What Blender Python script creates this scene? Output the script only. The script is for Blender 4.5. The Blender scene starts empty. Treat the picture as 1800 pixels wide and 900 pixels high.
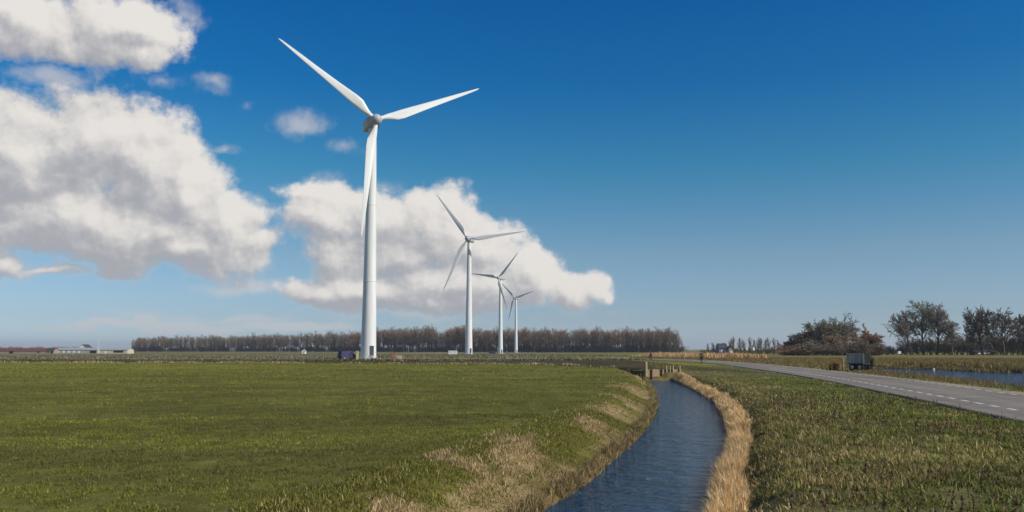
import bpy, bmesh, math, random
import numpy as np
from mathutils import Vector, Matrix
rng = np.random.default_rng(7); random.seed(7)
C = bpy.context.scene.collection
SC = bpy.context.scene
PI = math.pi; R_ = math.radians

# ------------------------------------------------------------------ camera
FPX, EYE = 1500.0, 2.2
PITCH = math.atan(164 / FPX)
cam_data = bpy.data.cameras.new('camera'); cam = bpy.data.objects.new('camera', cam_data); C.objects.link(cam)
cam_data.sensor_width = 36; cam_data.lens = 36 * FPX / 1800
cam_data.clip_start = 0.2; cam_data.clip_end = 30000
cam.location = (0, 0, EYE); cam.rotation_euler = (PI / 2 + PITCH, 0, 0)
SC.camera = cam

def ray(px, py):
    a, b = (px - 900) / FPX, (450 - py) / FPX
    return (a, math.cos(PITCH) - b * math.sin(PITCH), math.sin(PITCH) + b * math.cos(PITCH))
def G(px, py, z=0.0):                       # a photo pixel to the ground point at height z (a survey of the place)
    r = ray(px, py); t = (z - EYE) / r[2]
    return (r[0] * t, r[1] * t)
def at(px, py, y):                          # a photo pixel to the point at depth y
    r = ray(px, py); t = y / r[1]
    return Vector((r[0] * t, y, EYE + r[2] * t))
def XA(px, y): return at(px, 614, y).x

# ------------------------------------------------------------------ sun, sky, exposure
SUN_EL, SUN_AZ = R_(34), R_(115)            # azimuth clockwise from +Y
SUN = Vector((math.sin(SUN_AZ) * math.cos(SUN_EL), math.cos(SUN_AZ) * math.cos(SUN_EL), math.sin(SUN_EL)))
sl = bpy.data.lights.new('sun', 'SUN'); sl.energy = 4.5; sl.angle = R_(0.55); sl.color = (1.0, 0.94, 0.84)
so = bpy.data.objects.new('sun', sl); C.objects.link(so); so.rotation_euler = (-SUN).to_track_quat('-Z', 'Y').to_euler()
SC.view_settings.view_transform = 'Standard'; SC.view_settings.look = 'None'
SC.view_settings.exposure = 0.0; SC.view_settings.gamma = 1.0
SC.cycles.max_bounces = 6; SC.cycles.diffuse_bounces = 3; SC.cycles.glossy_bounces = 3
SC.cycles.transparent_max_bounces = 8

class NT:
    """short hand for node graphs"""
    def __init__(s, tree): s.t = tree
    def n(s, typ, **kw):
        nd = s.t.nodes.new(typ)
        for k, v in kw.items(): setattr(nd, k, v)
        return nd
    def put(s, sock, v):
        if hasattr(v, 'is_output'): s.t.links.new(v, sock)
        else: sock.default_value = v
    def m(s, op, a, b=None, c=None, clamp=False):
        nd = s.n('ShaderNodeMath', operation=op, use_clamp=clamp)
        for i, v in enumerate((a, b, c)):
            if v is not None: s.put(nd.inputs[i], v)
        return nd.outputs[0]
    def v(s, op, a, b=None):
        nd = s.n('ShaderNodeVectorMath', operation=op); s.put(nd.inputs[0], a)
        if b is not None: s.put(nd.inputs['Scale' if op == 'SCALE' else 1], b)
        return nd.outputs[0]
    def noise(s, vec, scale, detail=4, rough=0.5, col=False, lac=2.0):
        nd = s.n('ShaderNodeTexNoise'); s.put(nd.inputs['Vector'], vec)
        nd.inputs['Scale'].default_value = scale; nd.inputs['Detail'].default_value = detail
        nd.inputs['Roughness'].default_value = rough; nd.inputs['Lacunarity'].default_value = lac
        return nd.outputs[1 if col else 0]
    def mix(s, fac, a, b, mode='MIX'):
        nd = s.n('ShaderNodeMix', data_type='RGBA', blend_type=mode)
        s.put(nd.inputs[0], fac); s.put(nd.inputs[6], a); s.put(nd.inputs[7], b)
        return nd.outputs[2]
    def mapr(s, v, a, b, c=0.0, d=1.0, smooth=False):
        nd = s.n('ShaderNodeMapRange'); nd.interpolation_type = 'SMOOTHSTEP' if smooth else 'LINEAR'
        s.put(nd.inputs[0], v)
        for i, q in enumerate((a, b, c, d)): s.put(nd.inputs[1 + i], q)
        return nd.outputs[0]

def px_dir(px, py):
    r = ray(px, py); l = math.sqrt(sum(c * c for c in r))
    return math.atan2(r[0], r[1]), math.asin(r[2] / l)

# cloud density as a function of (azimuth, elevation): soft ellipses broken up by fractal noise
BLOBS = [  # px, py, radius x, radius y, weight
    (40, 270, 150, 105, 1.0), (170, 255, 130, 95, 1.0), (265, 290, 110, 95, 1.0), (330, 335, 90, 78, 1.0), (400, 395, 85, 52, .95), (452, 418, 50, 30, .7), (180, 400, 300, 80, 1.0), (320, 430, 170, 48, .85), (-150, 360, 260, 150, 1.0),
    (30, 40, 125, 66, 1.0), (215, 45, 115, 62, 1.0), (250, 95, 60, 36, .7), (-90, 50, 120, 80, 1.0),
    (570, 385, 90, 55, .85), (680, 385, 78, 64, .92), (760, 402, 92, 74, .95), (850, 440, 78, 68, .88), (935, 478, 66, 60, 1.0), (998, 500, 42, 34, .75), (1040, 490, 32, 28, .62), (1062, 514, 16, 14, .45),
    (640, 515, 140, 36, .85), (560, 520, 60, 30, .8), (540, 375, 50, 36, .7), (600, 455, 80, 50, .62), (700, 455, 120, 55, .72), (790, 500, 190, 46, .9), (560, 345, 80, 26, .5),
    (15, 462, 55, 24, .7), (90, 478, 120, 14, .5),
    # beyond the frame the same kind of cumulus goes on
    (-560, 300, 260, 150, 1.0), (-700, 480, 300, 60, .9),
]
WISPS = [(525, 226, 60, 32, .9), (598, 264, 66, 22, 1.0), (372, 152, 44, 18, .6), (392, 267, 34, 13, .7), (430, 185, 18, 14, .4), (280, 148, 52, 20, .7), (85, 140, 95, 30, 1.0),
    (262, 570, 24, 17, 2.2), (340, 577, 110, 13, 2.0), (510, 577, 120, 12, 1.9), (180, 576, 150, 9, 1.3), (420, 560, 260, 10, .6), (680, 548, 220, 18, .8), (420, 500, 200, 16, .6), (1040, 540, 100, 15, .4), (560, 340, 90, 36, .8), (690, 325, 50, 26, .8), (100, 485, 160, 16, .8), (330, 20, 40, 60, .5)]
W = bpy.data.worlds.new('World'); SC.world = W; W.use_nodes = True
wt = W.node_tree; wt.nodes.clear(); w = NT(wt)

gt = bpy.data.node_groups.new('cloud_density', 'ShaderNodeTree')
gt.interface.new_socket('Dir', in_out='INPUT', socket_type='NodeSocketVector')
gt.interface.new_socket('Density', in_out='OUTPUT', socket_type='NodeSocketFloat')
gt.interface.new_socket('Mask', in_out='OUTPUT', socket_type='NodeSocketFloat')
gt.interface.new_socket('Wisp', in_out='OUTPUT', socket_type='NodeSocketFloat')
g = NT(gt); gi = g.n('NodeGroupInput'); go = g.n('NodeGroupOutput')
d0 = g.v('NORMALIZE', gi.outputs[0])
warp = g.v('SCALE', g.v('SUBTRACT', g.noise(d0, 9, 4, 0.55, col=True), (0.5, 0.5, 0.5)), 0.055)
dw = g.v('ADD', d0, warp)
sp = g.n('ShaderNodeSeparateXYZ'); g.put(sp.inputs[0], g.v('NORMALIZE', dw))
az = g.m('ARCTAN2', sp.outputs[0], sp.outputs[1]); el = g.m('ARCSINE', sp.outputs[2])
def ellipses(L):
    acc = None
    for (bx_, by_, rx, ry, wg) in L:
        a0, e0 = px_dir(bx_, by_); ra, re = rx / FPX * math.cos(a0), ry / FPX * math.cos(a0) ** 0.5
        dx = g.m('MULTIPLY_ADD', az, 1 / ra, -a0 / ra); dy = g.m('MULTIPLY_ADD', el, 1 / re, -e0 / re)
        r2 = g.m('MULTIPLY_ADD', dx, dx, g.m('MULTIPLY', dy, dy))
        f = g.m('MULTIPLY', g.m('SUBTRACT', 1.0, g.m('SQRT', r2)), wg)
        acc = f if acc is None else g.m('SMOOTH_MAX', acc, f, 0.18)
    return acc
acc = ellipses(BLOBS); wsp = g.m('MAXIMUM', ellipses(WISPS), -0.9)
# general scattered cumulus behind and beside the camera (outside the photographed sector)
side = g.mapr(g.m('ABSOLUTE', az), 0.75, 1.2, 0, 1, True)
low = g.mapr(g.m('ABSOLUTE', g.m('SUBTRACT', el, 0.28)), 0.0, 0.35, 0.45, -0.5)
gen = g.m('ADD', low, g.m('MULTIPLY', g.m('SUBTRACT', g.noise(d0, 2.6, 2, 0.5), 0.68), 2.2))
gen = g.m('SUBTRACT', gen, g.m('MULTIPLY', g.m('SUBTRACT', 1.0, side), 3.0))
acc = g.m('MAXIMUM', acc, gen)
acc = g.m('MAXIMUM', acc, -0.9)
vo = g.n('ShaderNodeTexVoronoi', feature='SMOOTH_F1'); g.put(vo.inputs['Vector'], g.v('ADD', d0, g.v('SCALE', warp, 0.5)))
vo.inputs['Scale'].default_value = 19; vo.inputs['Detail'].default_value = 3.0; vo.inputs['Roughness'].default_value = 0.55; vo.inputs['Smoothness'].default_value = 0.4; vo.normalize = True
puff = g.m('SUBTRACT', 0.50, vo.outputs['Distance'])
fb = g.m('SUBTRACT', g.noise(d0, 19, 10, 0.64), 0.5)
fs = g.m('SUBTRACT', g.noise(g.v('MULTIPLY', dw, (1, 1, 2.6)), 10, 4, 0.5), 0.5)
dens = g.m('ADD', g.m('MULTIPLY_ADD', fs, 0.75, g.m('MULTIPLY_ADD', acc, 1.35, -0.06)), g.m('MULTIPLY_ADD', puff, 1.25, g.m('MULTIPLY', fb, 1.8)))
g.put(go.inputs[0], dens); g.put(go.inputs[1], acc); g.put(go.inputs[2], g.m('ADD', wsp, g.m('MULTIPLY_ADD', fs, 1.2, g.m('MULTIPLY', fb, 2.0))))

tc = w.n('ShaderNodeTexCoord'); dirv = tc.outputs['Generated']
def dens_at(vec):
    nd = w.n('ShaderNodeGroup'); nd.node_tree = gt; w.put(nd.inputs[0], vec); return nd.outputs
D0, M0, WS = dens_at(dirv)
up_right = Vector((0.55, 0.0, 0.83))
D1, M1, _w1 = dens_at(w.v('ADD', dirv, tuple(up_right * 0.016)))
D2, M2, _w2 = dens_at(w.v('ADD', dirv, tuple(up_right * 0.055)))
D3, _m3, _w3 = dens_at(w.v('ADD', dirv, tuple(up_right * 0.006)))
alpha = w.mapr(D0, 0.0, 0.55, 0, 1, True)
l1 = w.m('MULTIPLY', w.m('SUBTRACT', D0, D1), 0.95)
l2 = w.m('MULTIPLY', w.m('SUBTRACT', D0, D2), 0.27)
l1 = w.m('ADD', l1, w.m('MULTIPLY', w.m('SUBTRACT', D0, D3), 0.6))
l3 = w.m('MULTIPLY', w.m('SUBTRACT', M0, M2), 0.22)
lit = w.m('ADD', w.m('ADD', l1, l2), w.m('ADD', l3, 0.44))
thin = w.mapr(D0, 0.1, 1.5, 0.10, -0.14)
lit = w.mapr(w.m('ADD', lit, thin), -0.30, 1.45, 0, 1, True)
ccol = w.mix(lit, (0.40, 0.405, 0.435, 1), (0.83, 0.79, 0.74, 1))
ccol = w.mix(w.mapr(alpha, 0.0, 0.5), (0.60, 0.595, 0.61, 1), ccol)
alpha = w.m('MAXIMUM', alpha, w.mapr(WS, 0.0, 0.9, 0, 0.68, True))
sk = w.n('ShaderNodeTexSky', sky_type='NISHITA'); sk.sun_disc = False
sk.sun_elevation = SUN_EL; sk.sun_rotation = SUN_AZ; sk.air_density = 1.0; sk.dust_density = 0.35; sk.ozone_density = 1.6; sk.altitude = 0
sx = w.n('ShaderNodeSeparateXYZ'); w.put(sx.inputs[0], w.v('NORMALIZE', dirv))
ev = w.m('MAXIMUM', sx.outputs[2], 0.0)
ramp = w.n('ShaderNodeValToRGB'); w.put(ramp.inputs[0], ev)
cr = ramp.color_ramp
SKY_TINT = [(0.0, (.33, .45, .72)), (.036, (.275, .355, .52)), (.109, (.26, .35, .43)), (.207, (.09, .325, .425)), (.30, (.018, .265, .46)), (.378, (.004, .245, .48)), (1.0, (.004, .20, .42))]
while len(cr.elements) < len(SKY_TINT): cr.elements.new(0.5)
for e_, (p_, c_) in zip(cr.elements, SKY_TINT): e_.position = p_; e_.color = (*c_, 1)
skc = w.v('SCALE', w.mix(1.0, sk.outputs[0], ramp.outputs[0], 'MULTIPLY'), 2.0)
b1 = w.n('ShaderNodeBackground'); w.put(b1.inputs[0], skc); b1.inputs[1].default_value = 0.10
b2 = w.n('ShaderNodeBackground'); w.put(b2.inputs[0], ccol); b2.inputs[1].default_value = 1.0
ms = w.n('ShaderNodeMixShader'); w.put(ms.inputs[0], w.m('MULTIPLY', alpha, 0.97)); wt.links.new(b1.outputs[0], ms.inputs[1]); wt.links.new(b2.outputs[0], ms.inputs[2])
wo = w.n('ShaderNodeOutputWorld'); wt.links.new(ms.outputs[0], wo.inputs[0])
W.cycles.sampling_method = 'MANUAL'; W.cycles.sample_map_resolution = 512

# ------------------------------------------------------------------ helpers
def tag(o, label=None, cat=None, group=None, kind=None):
    if label: o['label'] = label
    if cat: o['category'] = cat
    if group: o['group'] = group
    if kind: o['kind'] = kind
    return o
def empty(name, loc, rz=0.0):
    o = bpy.data.objects.new(name, None); C.objects.link(o); o.location = loc; o.rotation_euler = (0, 0, rz)
    o.empty_display_size = 0.1
    return o
def link(name, mesh, parent=None):
    o = bpy.data.objects.new(name, mesh); C.objects.link(o)
    if parent is not None: o.parent = parent
    return o
def np_mesh(name, verts, faces, mat=None, colors=None, smooth=False):
    """verts (n,3), faces (m,k) with one k"""
    me = bpy.data.meshes.new(name); verts = np.asarray(verts, np.float32); faces = np.asarray(faces, np.int32)
    n, (m_, k) = len(verts), faces.shape
    me.vertices.add(n); me.vertices.foreach_set('co', verts.ravel())
    me.loops.add(m_ * k); me.loops.foreach_set('vertex_index', faces.ravel())
    me.polygons.add(m_); me.polygons.foreach_set('loop_start', np.arange(m_, dtype=np.int32) * k)
    if smooth: me.polygons.foreach_set('use_smooth', np.ones(m_, bool))
    if colors is not None:
        ca = me.color_attributes.new('tone', 'FLOAT_COLOR', 'POINT')
        c4 = np.ones((n, 4), np.float32); c4[:, :3] = colors; ca.data.foreach_set('color', c4.ravel())
    me.update(calc_edges=True)
    if mat: me.materials.append(mat)
    return me
class MB:
    """collects simple solids into one bmesh"""
    def __init__(s): s.bm = bmesh.new()
    def box(s, size, loc=(0, 0, 0), rot=None, bevel=0.0):
        b = bmesh.new(); bmesh.ops.create_cube(b, size=1.0)
        bmesh.ops.scale(b, vec=size, verts=b.verts)
        if bevel: bmesh.ops.bevel(b, geom=b.edges[:], offset=bevel, segments=2, affect='EDGES')
        M = Matrix.Translation(loc) @ (rot.to_4x4() if rot is not None else Matrix())
        bmesh.ops.transform(b, matrix=M, verts=b.verts); s._add(b); return s
    def _add(s, b):
        me = bpy.data.meshes.new('tmp'); b.to_mesh(me); b.free(); s.bm.from_mesh(me); bpy.data.meshes.remove(me)
    def tube(s, p0, p1, r0, r1=None, n=10, cap=True):
        p0, p1 = Vector(p0), Vector(p1); r1 = r0 if r1 is None else r1
        b = bmesh.new(); L = (p1 - p0).length
        bmesh.ops.create_cone(b, cap_ends=cap, segments=n, radius1=r0, radius2=r1, depth=L)
        q = (p1 - p0).to_track_quat('Z', 'Y').to_matrix().to_4x4()
        bmesh.ops.transform(b, matrix=Matrix.Translation((p0 + p1) / 2) @ q, verts=b.verts); s._add(b); return s
    def lathe(s, prof, n=32, axis=None):
        """prof = [(radius, z)]"""
        b = bmesh.new(); rings = []
        for r, z in prof:
            rings.append([b.verts.new((r * math.cos(2 * PI * k / n), r * math.sin(2 * PI * k / n), z)) for k in range(n)])
        for A, B in zip(rings, rings[1:]):
            for k in range(n): b.faces.new((A[k], A[(k + 1) % n], B[(k + 1) % n], B[k]))
        b.faces.new(rings[0][::-1]); b.faces.new(rings[-1])
        if axis is not None: bmesh.ops.transform(b, matrix=axis, verts=b.verts)
        s._add(b); return s
    def prism(s, poly, y0, y1, M=None):
        """polygon in x,z extruded along y"""
        b = bmesh.new(); A = [b.verts.new((x, y0, z)) for x, z in poly]; B = [b.verts.new((x, y1, z)) for x, z in poly]
        b.faces.new(A); b.faces.new(B[::-1]); n = len(A)
        for k in range(n): b.faces.new((A[k], B[k], B[(k + 1) % n], A[(k + 1) % n]))
        bmesh.ops.recalc_face_normals(b, faces=b.faces[:])
        if M is not None: bmesh.ops.transform(b, matrix=M, verts=b.verts)
        s._add(b); return s
    def mesh(s, name, mat, smooth=None):
        me = bpy.data.meshes.new(name); s.bm.to_mesh(me); s.bm.free(); me.materials.append(mat)
        if smooth is not None:
            for p in me.polygons: p.use_smooth = True
            me.set_sharp_from_angle(angle=R_(smooth))
        return me
    def build(s, name, mat, parent=None, smooth=None): return link(name, s.mesh(name, mat, smooth), parent)

def vnoise(x, y, seed=0):
    xi, yi = np.floor(x), np.floor(y); fx, fy = x - xi, y - yi
    fx = fx * fx * (3 - 2 * fx); fy = fy * fy * (3 - 2 * fy)
    def hsh(a, b):
        t = np.sin(a * 127.1 + b * 311.7 + seed * 74.7) * 43758.5453; return t - np.floor(t)
    a = hsh(xi, yi); b = hsh(xi + 1, yi); c = hsh(xi, yi + 1); d = hsh(xi + 1, yi + 1)
    return (a * (1 - fx) + b * fx) * (1 - fy) + (c * (1 - fx) + d * fx) * fy
def fbm(x, y, seed=0, o=4):
    s = 0; a = 0.5; t = 0
    for k in range(o): s = s + a * vnoise(x * 2 ** k, y * 2 ** k, seed + k * 13); t += a; a *= 0.55
    return s / t
def sstep(a, b, x):
    t = np.clip((x - a) / (b - a), 0, 1); return t * t * (3 - 2 * t)

# ------------------------------------------------------------------ materials
def mat(name, col, rough=0.7, spec=0.3, var=0.0, scale=4.0, metal=0.0, bump=0.0, bscale=20.0, detail=4):
    m = bpy.data.materials.new(name); m.use_nodes = True; t = NT(m.node_tree); b = m.node_tree.nodes['Principled BSDF']
    b.inputs['Roughness'].default_value = rough; b.inputs['Specular IOR Level'].default_value = spec; b.inputs['Metallic'].default_value = metal
    oc = t.n('ShaderNodeTexCoord').outputs['Object']
    if var:
        nz = t.noise(oc, scale, detail, 0.6)
        lo = tuple(c * (1 - var) for c in col) + (1,); hi = tuple(min(1, c * (1 + var)) for c in col) + (1,)
        t.put(b.inputs['Base Color'], t.mix(t.mapr(nz, 0.3, 0.7), lo, hi))
    else: b.inputs['Base Color'].default_value = (*col, 1)
    if bump:
        bp = t.n('ShaderNodeBump'); bp.inputs['Strength'].default_value = bump; bp.inputs['Distance'].default_value = 0.05
        t.put(bp.inputs['Height'], t.noise(oc, bscale, 5, 0.6)); t.put(b.inputs['Normal'], bp.outputs[0])
    return m
def veg_mat(name, transl=0.3, rough=0.6):
    m = bpy.data.materials.new(name); m.use_nodes = True; t = NT(m.node_tree); tr = m.node_tree
    b = tr.nodes['Principled BSDF']; b.inputs['Roughness'].default_value = rough; b.inputs['Specular IOR Level'].default_value = 0.25
    at_ = t.n('ShaderNodeAttribute', attribute_name='tone'); t.put(b.inputs['Base Color'], at_.outputs[0])
    tl = t.n('ShaderNodeBsdfTranslucent'); t.put(tl.inputs[0], at_.outputs[0])
    mx = t.n('ShaderNodeMixShader'); mx.inputs[0].default_value = transl
    tr.links.new(b.outputs[0], mx.inputs[1]); tr.links.new(tl.outputs[0], mx.inputs[2])
    tr.links.new(mx.outputs[0], tr.nodes['Material Output'].inputs[0]); return m

M_TUR = mat('turbine_white_paint', (.74, .74, .72), .35, .5, .035, .35)
t_ = NT(M_TUR.node_tree); oc_ = t_.n('ShaderNodeTexCoord').outputs['Object']; st_ = t_.noise(t_.v('MULTIPLY', oc_, (2.5, 2.5, .09)), 1.0, 5, .65)
t_.put(M_TUR.node_tree.nodes['Principled BSDF'].inputs['Base Color'], t_.mix(t_.mapr(st_, .38, .66), (.76, .76, .74, 1), (.62, .61, .57, 1)))
M_TURD = mat('turbine_grey_paint', (.40, .41, .42), .45, .4, .05, 1.0)
M_DOOR = mat('dark_steel_door', (.05, .055, .06), .5)
M_CONC = mat('concrete', (.42, .40, .37), .9, .2, .15, 3, bump=.3)
M_GRASSB = veg_mat('grass_blades', .30)
M_REED = veg_mat('dry_reed', .25, .7)
M_BARK = mat('bark', (.055, .046, .038), .9, .15, .3, 3)
M_BARKB = mat('brown_bark', (.095, .066, .044), .9, .15, .3, 3)
M_BARKG = mat('grey_bark', (.085, .078, .062), .9, .15, .3, 3)
M_TWIG = mat('twigs_brown', (.235, .172, .115), .9, .1, .2, .6)
M_TWIGR = mat('twigs_rust', (.26, .155, .085), .9, .1, .25, .5)
M_TWIGG = mat('twigs_grey', (.19, .165, .125), .9, .1, .2, .6)
M_TWIGD = mat('twigs_dark', (.105, .088, .065), .9, .1, .2, .6)
M_TWIGO = mat('twigs_olive', (.17, .155, .095), .9, .1, .2, .6)
M_WOOD = mat('weathered_wood', (.34, .25, .15), .85, .2, .3, 5, bump=.4, bscale=30)
M_WOODD = mat('wet_dark_wood', (.12, .075, .045), .8, .3, .3, 5, bump=.4, bscale=30)
M_WHITE = mat('white_paint', (.78, .77, .73), .6, .3, .05, 2)
M_CREAM = mat('cream_render', (.52, .46, .36), .8, .2, .08, 1)
M_REDB = mat('red_brown_cladding', (.16, .07, .055), .8, .2, .2, .5)
M_PINK = mat('pale_brick', (.34, .24, .21), .85, .2, .15, 1)
M_GREYS = mat('grey_sheet', (.36, .36, .34), .6, .3, .12, 1)
M_DARK = mat('dark_opening', (.02, .02, .02), .9)
M_ROOFD = mat('dark_slate', (.06, .062, .07), .7, .3, .2, 1)
M_GLASS = mat('window_glass', (.03, .04, .05), .08, .6)
M_BLUE = mat('dark_blue_paint', (.026, .018, .075), .5, .4, .1, 3)
M_YEL = mat('faded_yellow_paint', (.55, .50, .22), .6)
M_RUB = mat('rubber', (.02, .02, .02), .8)
M_STEEL = mat('galvanised_steel', (.35, .36, .36), .45, .5, .1, 8, metal=.6)
M_SOIL = mat('brown_soil', (.19, .11, .065), .95, .1, .3, 1.5, bump=.6, bscale=3)

# ------------------------------------------------------------------ the lie of the land
WL = -0.72
def GP(pts, z): return np.array([G(a, b, z) for a, b in pts])
CL = GP([(963, 893), (1000, 872), (1040, 845), (1083, 805), (1123, 770), (1147, 740), (1157, 713), (1154, 695), (1145, 678), (1141, 669)], WL)
CR = GP([(1258, 900), (1261, 862), (1270, 825), (1284, 795), (1286, 768), (1277, 736), (1258, 709), (1233, 692), (1202, 677), (1186, 669)], WL)
def extend(P, slope): return np.vstack([[P[0, 0] - slope * (P[0, 1] + 40), -40], [P[0, 0] - slope * (P[0, 1] - 4), 4], P])
CL = extend(CL, .33); CR = extend(CR, .30)
W2 = np.array([G(a, b, -.62) for a, b in [(1534, 652.5), (1578, 661), (1667, 670), (1755, 681), (1800, 687), (1950, 706)]] + [(90, 45), (140, 40), (140, 92)] + [G(a, b, -.62) for a, b in [(1800, 655.8), (1667, 649.5), (1560, 647)]])
RL = np.array([(9.4, 2), (12.2, 12)] + [G(a, b) for a, b in [(1800, 744), (1650, 711.5), (1530, 687), (1410, 661.5), (1300, 645.5), (1262, 640.2), (1215, 636.3), (1150, 633.2), (1050, 629.8)]] + [(0, 262), (-60, 292), (-160, 330), (-500, 420)])
RR = np.array([(15.6, 0), (18.6, 10)] + [G(a, b) for a, b in [(1950, 723), (1800, 693), (1680, 677.5), (1560, 663.5), (1440, 650), (1340, 640.3), (1275, 635.2), (1215, 632.2), (1150, 630.2), (1050, 627.6)]] + [(0, 271), (-60, 300), (-160, 338), (-500, 428)])
DITCH = np.array([G(1140, 668, -.5), G(1118, 655, -.3), G(1100, 646.5), G(1000, 641.8), G(900, 640.2), G(600, 638.2), G(0, 637.0), (-300, 150)])

def dist_poly(x, y, P, closed=True):
    d = np.full(x.shape, 1e9); Q = np.roll(P, -1, 0) if closed else P[1:]
    for (ax, ay), (bx, by) in zip(P, Q):
        vx, vy = bx - ax, by - ay; t = np.clip(((x - ax) * vx + (y - ay) * vy) / (vx * vx + vy * vy + 1e-12), 0, 1)
        d = np.minimum(d, np.hypot(x - ax - t * vx, y - ay - t * vy))
    return d
def inside(x, y, P):
    c = np.zeros(x.shape, bool)
    for (ax, ay), (bx, by) in zip(P, np.roll(P, -1, 0)):
        cond = (ay > y) != (by > y)
        c ^= cond & (x < (bx - ax) * (y - ay) / (by - ay + 1e-12) + ax)
    return c
CANAL = np.vstack([CL, CR[::-1]])
def sd(x, y, P): d = dist_poly(x, y, P); return np.where(inside(x, y, P), -d, d)
def canal_mid(y): return (np.interp(y, CL[:, 1], CL[:, 0]) + np.interp(y, CR[:, 1], CR[:, 0])) / 2 + np.maximum(y - 78, 0) * .12
def road_x(y): o = np.argsort(RL[:, 1]); o2 = np.argsort(RR[:, 1]); return np.interp(y, RL[o, 1], RL[o, 0]), np.interp(y, RR[o2, 1], RR[o2, 0])
ROAD = np.vstack([RL, RR[::-1]])

def land(x, y):
    """height, signed canal distance, signed pond distance, ditch distance"""
    x = np.asarray(x, float); y = np.asarray(y, float); d = np.hypot(x, y)
    z = -1.3 * sstep(200, 800, d) + (fbm(x / 9, y / 5, 3, 3) - .5) * .16 * sstep(300, 60, d)
    cs, ws, dd, rs = sd(x, y, CANAL), sd(x, y, W2), dist_poly(x, y, DITCH, False), sd(x, y, ROAD)
    z = z * sstep(0, 3, rs)                                      # level under the road
    left = x < canal_mid(y)
    b = np.where(left, 2.3, 1.5) * np.where(y > 60, 1.0 - .45 * sstep(60, 78, y), 1)
    lip = .10 + .05 * vnoise(x * 1.3, y * 1.3, 9)
    prof = WL + lip * sstep(0, .25, cs) + (0 - WL - lip) * sstep(.15, 1, cs / b) ** 0.8
    prof = np.where(cs < 0, WL - .6 * sstep(0, .5, -cs), prof)
    z = np.minimum(z, z * sstep(0, 3, cs) + prof)
    prof2 = np.where(ws < 0, -.62 - .6 * sstep(0, 1, -ws), -.62 + .12 * sstep(0, .3, ws) + .5 * sstep(.2, 3.2, ws))
    z = np.minimum(z, np.where(ws < 4, prof2, 9))
    z = z - .75 * np.exp(-(dd / .95) ** 2) * sstep(.2, 1.2, cs)
    return z, cs, ws, dd, rs, left

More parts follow.
